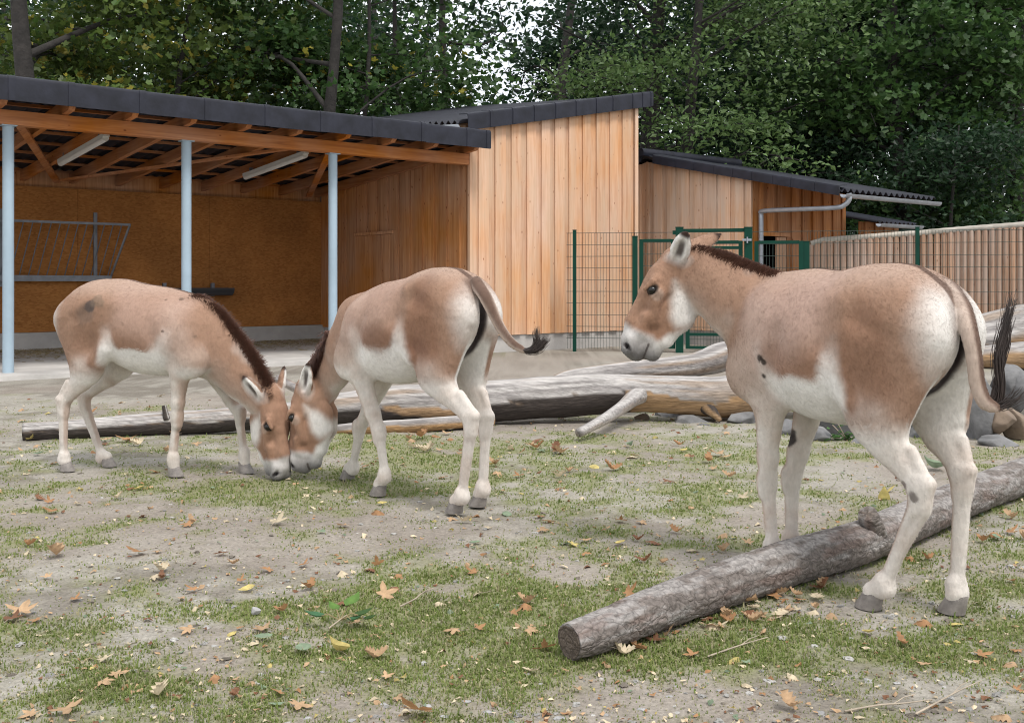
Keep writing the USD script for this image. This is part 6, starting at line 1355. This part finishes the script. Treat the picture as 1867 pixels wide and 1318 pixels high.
def tree(label, category, px, Y, r0, height, lo, rad, n_leaf, size, cols, seed, star=False, yellow=0.0, lean=(0, 0), name='tree', limbs=9, per=34, squash=1.0, dense=0.35, offset=(0, 0), front=0.4):
    rg = np.random.default_rng(seed); X = (px - CX) / FPX * Y; o = (X, Y, 0.0); t = thing(name, label, category, o)
    P = np.array([(X + lean[0] * max(h / height, 0) ** 1.3 + .18 * math.sin(h * .55 + seed), Y + lean[1] * h / height, h) for h in np.linspace(-.3, height * .92, 11)])
    obj('trunk', tube(P, r0 * np.linspace(1.12, .22, 11) * np.r_[1.25, np.ones(10)], 12, wobble=.22, seed=seed), 'tree_bark', t, origin=o, smooth=60)
    tips = []
    for i in range(limbs):
        h = rg.uniform(max(lo * .75, 1.2), height * .8); k = np.clip(h / height, 0, 1); s = np.array([np.interp(h, P[:, 2], P[:, j]) for j in range(3)]); a = i / limbs * 6.283 * 1.618 * 2 + rg.uniform(-.5, .5)
        L = rad * rg.uniform(.65, 1.05) * (1.05 - .5 * abs(k - .45)); sy_ = math.sin(a); sy_ = (abs(sy_) * .9 + .3 if front < .2 else sy_ * front if sy_ < 0 else sy_)
        e = s + [L * math.cos(a), L * sy_, L * rg.uniform(.05, .55)]; mid_ = s * .5 + e * .5 + [0, 0, L * rg.uniform(-.05, .22)]
        B_ = spline([s, mid_ + rg.normal(0, .12, 3), e], 9); r1 = r0 * rg.uniform(.22, .42) * (1.1 - .6 * k)
        obj('limb', tube(B_, np.linspace(r1, r1 * .22, 9), 7), 'tree_bark', t, origin=o, smooth=60)
        for q in range(3):
            j = int(rg.integers(3, 8)); b = B_[j]; d = rg.normal(0, 1, 3) * [1, 1, .45]; d[1] = abs(d[1]) if front < .2 else d[1]; d /= np.linalg.norm(d); l2 = L * rg.uniform(.25, .5); e2 = b + d * l2
            tw = spline([b, b * .5 + e2 * .5 + [0, 0, .12], e2], 6)
            obj('twig', tube(tw, np.linspace(r1 * .35, .008, 6), 5, cap=False), 'tree_bark', t, origin=o)
            tips += [tw[3], tw[4], tw[5]]
        tips += [B_[5], B_[6], B_[7], B_[8]]
    tips = np.array(tips); nc = max(4, n_leaf // per)
    a = tips[rg.integers(0, len(tips), nc)] + rg.normal(0, .28, (nc, 3))
    g = rg.normal(0, 1, (nc * 4, 3)); g /= np.linalg.norm(g, axis=1, keepdims=True); g *= (rg.uniform(.25, 1, nc * 4) ** (1 / 2.2))[:, None]
    g = g * [rad, rad, (height - lo) * .5 * squash] + [X + lean[0] * .6 + offset[0], Y + lean[1] * .6 + offset[1], (height + lo) * .5]
    ly = g[:, 1] - Y - lean[1] * .6 - offset[1]; g[:, 1] -= np.where(ly < 0, ly * (1 - front), 0)
    gate = fbm(g * .55 + seed, 3, seed) > .5; g = g[gate]
    nm = int(nc * dense); C_ = np.vstack([a[:nc - nm], g[:nm]]); C_ = C_[C_[:, 2] > max(.4, lo * .7)]; pq = (C_[:, :2] - F0) @ np.c_[U2, N2]; C_ = C_[~((C_[:, 2] < 5.0) & (pq[:, 1] < 6.6) & (pq[:, 0] < 4.9))]
    m, col = leaf_cloud(C_, per, .30 + size, size, rg, star, colors=cols, yellow=yellow)
    obj('crown', m, 'foliage', t, origin=o, colors=col)
    return t
# left: maples over the shelter
tree('thick dark trunk with low arching limb and yellowing maple leaves at the far left', 'tree', 47, 20.5, .24, 13, 4.6, 4.2, 12500, .155, OLIVE, 101, True, .10, limbs=12, front=.08, offset=(0, 1.5))
tree('dark tree cut by the left edge behind the shelter roof', 'tree', -30, 27, .33, 14, 4.0, 4.2, 5200, .18, MID, 102, True, .05, front=.1, offset=(0, 1))
tree('thin leaning maple trunk left of the middle shelter post', 'tree', 318, 24.5, .09, 11.5, 4.2, 3.6, 11000, .155, OLIVE, 103, True, .07, lean=(.5, 0), limbs=11, front=.08, offset=(0, 1.2))
tree('straight dark trunk above the right shelter post with bright green leaves', 'tree', 603, 23.2, .175, 13, 4.6, 3.5, 10500, .15, MID, 104, True, .02, limbs=11, front=.05, offset=(0, 1.6))
tree('slender grey trunk just right of the straight dark trunk', 'tree', 641, 24.2, .08, 12, 4.8, 2.6, 3600, .15, MID, 105, True, .02, lean=(.5, 0), front=.05, offset=(0, 1))
tree('slim trunk behind the end of the shelter roof', 'tree', 722, 34, .16, 14, 4.2, 2.2, 3600, .2, MID, 106, lean=(.2, 0))
tree('tall straight dark trunk against the bright sky above the barn eave', 'tree', 818, 29, .155, 15, 7.2, 2.0, 1100, .17, DEEP, 107, limbs=6)
tree('bluish dark tree right of the sky gap above the barn roof', 'tree', 1016, 35, .30, 15, 5.6, 2.5, 5000, .19, DEEP, 108, limbs=12, lean=(.6, 0), front=.1, offset=(1.2, 1))
tree('big dark trunk half hidden behind the right end of the barn', 'tree', 1196, 28, .32, 14, 3.6, 3.4, 5200, .19, DEEP, 109, limbs=10)
tree('light green oak with spreading leaf sprays above the low stable', 'oak tree', 1262, 24.5, .20, 10.5, 3.6, 3.9, 12500, .14, LIGHT, 110, limbs=15, per=44, squash=.8, offset=(0.1, -.6))
tree('dark forked tree with a slanting limb behind the light green oak', 'tree', 1330, 34, .30, 16, 4.6, 4.3, 9000, .2, DEEP, 111, lean=(.9, 0), limbs=10)
tree('tall dark maple behind the lean-to roof', 'tree', 1520, 30, .24, 15, 2.0, 4.0, 11000, .19, DEEP, 112, limbs=13)
tree('dark trunk with bluish green crown at the upper right', 'tree', 1722, 32, .25, 16, 3.2, 4.3, 11000, .2, DEEP, 113, limbs=13, front=.1, offset=(0, 1))
tree('broad dark maple above the palisade wall', 'tree', 1640, 27, .22, 11, 1.6, 4.0, 12000, .18, MID, 114, True, .0, limbs=14, squash=.9)
tree('grey-green tree at the right edge of the wood', 'tree', 1865, 28, .26, 13, 2.4, 3.6, 9000, .18, MID, 115, limbs=12)
tree('dark tree past the right edge behind the palisade', 'tree', 2010, 29, .26, 13, 2.0, 3.8, 4500, .2, DEEP, 116)
tree('low dark hazel thicket between the lean-to and the palisade', 'shrub', 1745, 24.5, .07, 5.2, .6, 2.6, 6500, .15, DEEP, 117, name='shrub', limbs=9)
tree('dark holly-like shrub behind the low stable roof', 'shrub', 1420, 27.5, .08, 5.6, .8, 2.6, 6000, .15, DEEP, 118, name='shrub', limbs=9)
tree('pale yellow-green young tree glimpsed above the low stable roof', 'young tree', 1405, 33, .07, 7.2, 3.5, 1.2, 1500, .17, LIGHT, 119, name='young_tree', limbs=6)
# the wood beyond, which reads as one mass
rg = np.random.default_rng(77); parts, cols = [], []
for px in np.linspace(-250, 2150, 34):
    for row, (Y, hh) in enumerate(((40, 13), (52, 17))):
        x = px + rg.uniform(-30, 30); top = hh * rg.uniform(.8, 1.15)
        gap = math.exp(-((px - 915) / 90) ** 2); top = top * (1 - .86 * gap)
        thin = .95 if x < 800 else 1.0
        nC = int(78 * thin * (1 - .3 * gap)); X = (x - CX) / FPX * Y
        c = np.c_[X + rg.normal(0, 1.7, nC), Y + rg.normal(0, 1.6, nC), rg.uniform(.6, top, nC)]
        m, col = leaf_cloud(c, 26, .75, .34, rg, colors=DEEP, up=.5)
        parts.append(m); cols.append(col)
tag(obj('far_woodland', cat(parts), 'foliage', colors=np.vstack(cols), kind='stuff'), 'dense dark woodland filling the distance behind the trees', 'woodland')
for i, px in enumerate(np.linspace(-120, 2050, 15)):
    Y = 43 + 8 * rg.uniform(); px += rg.uniform(-50, 50); X = (px - CX) / FPX * Y; h = rg.uniform(12, 16) * (1 - .3 * math.exp(-((px - 915) / 95) ** 2))
    t = thing('far_tree', 'bare-looking distant trunk in the depth of the wood', 'tree', (X, Y, 0), group='distant trunks deep in the wood')
    obj('trunk', tube([(X, Y, -.2), (X + rg.uniform(-.2, .2), Y, h * .5), (X + rg.uniform(-.5, .5), Y, h)], (.24, .18, .06), 8), 'tree_bark', t, origin=(X, Y, 0), smooth=60)
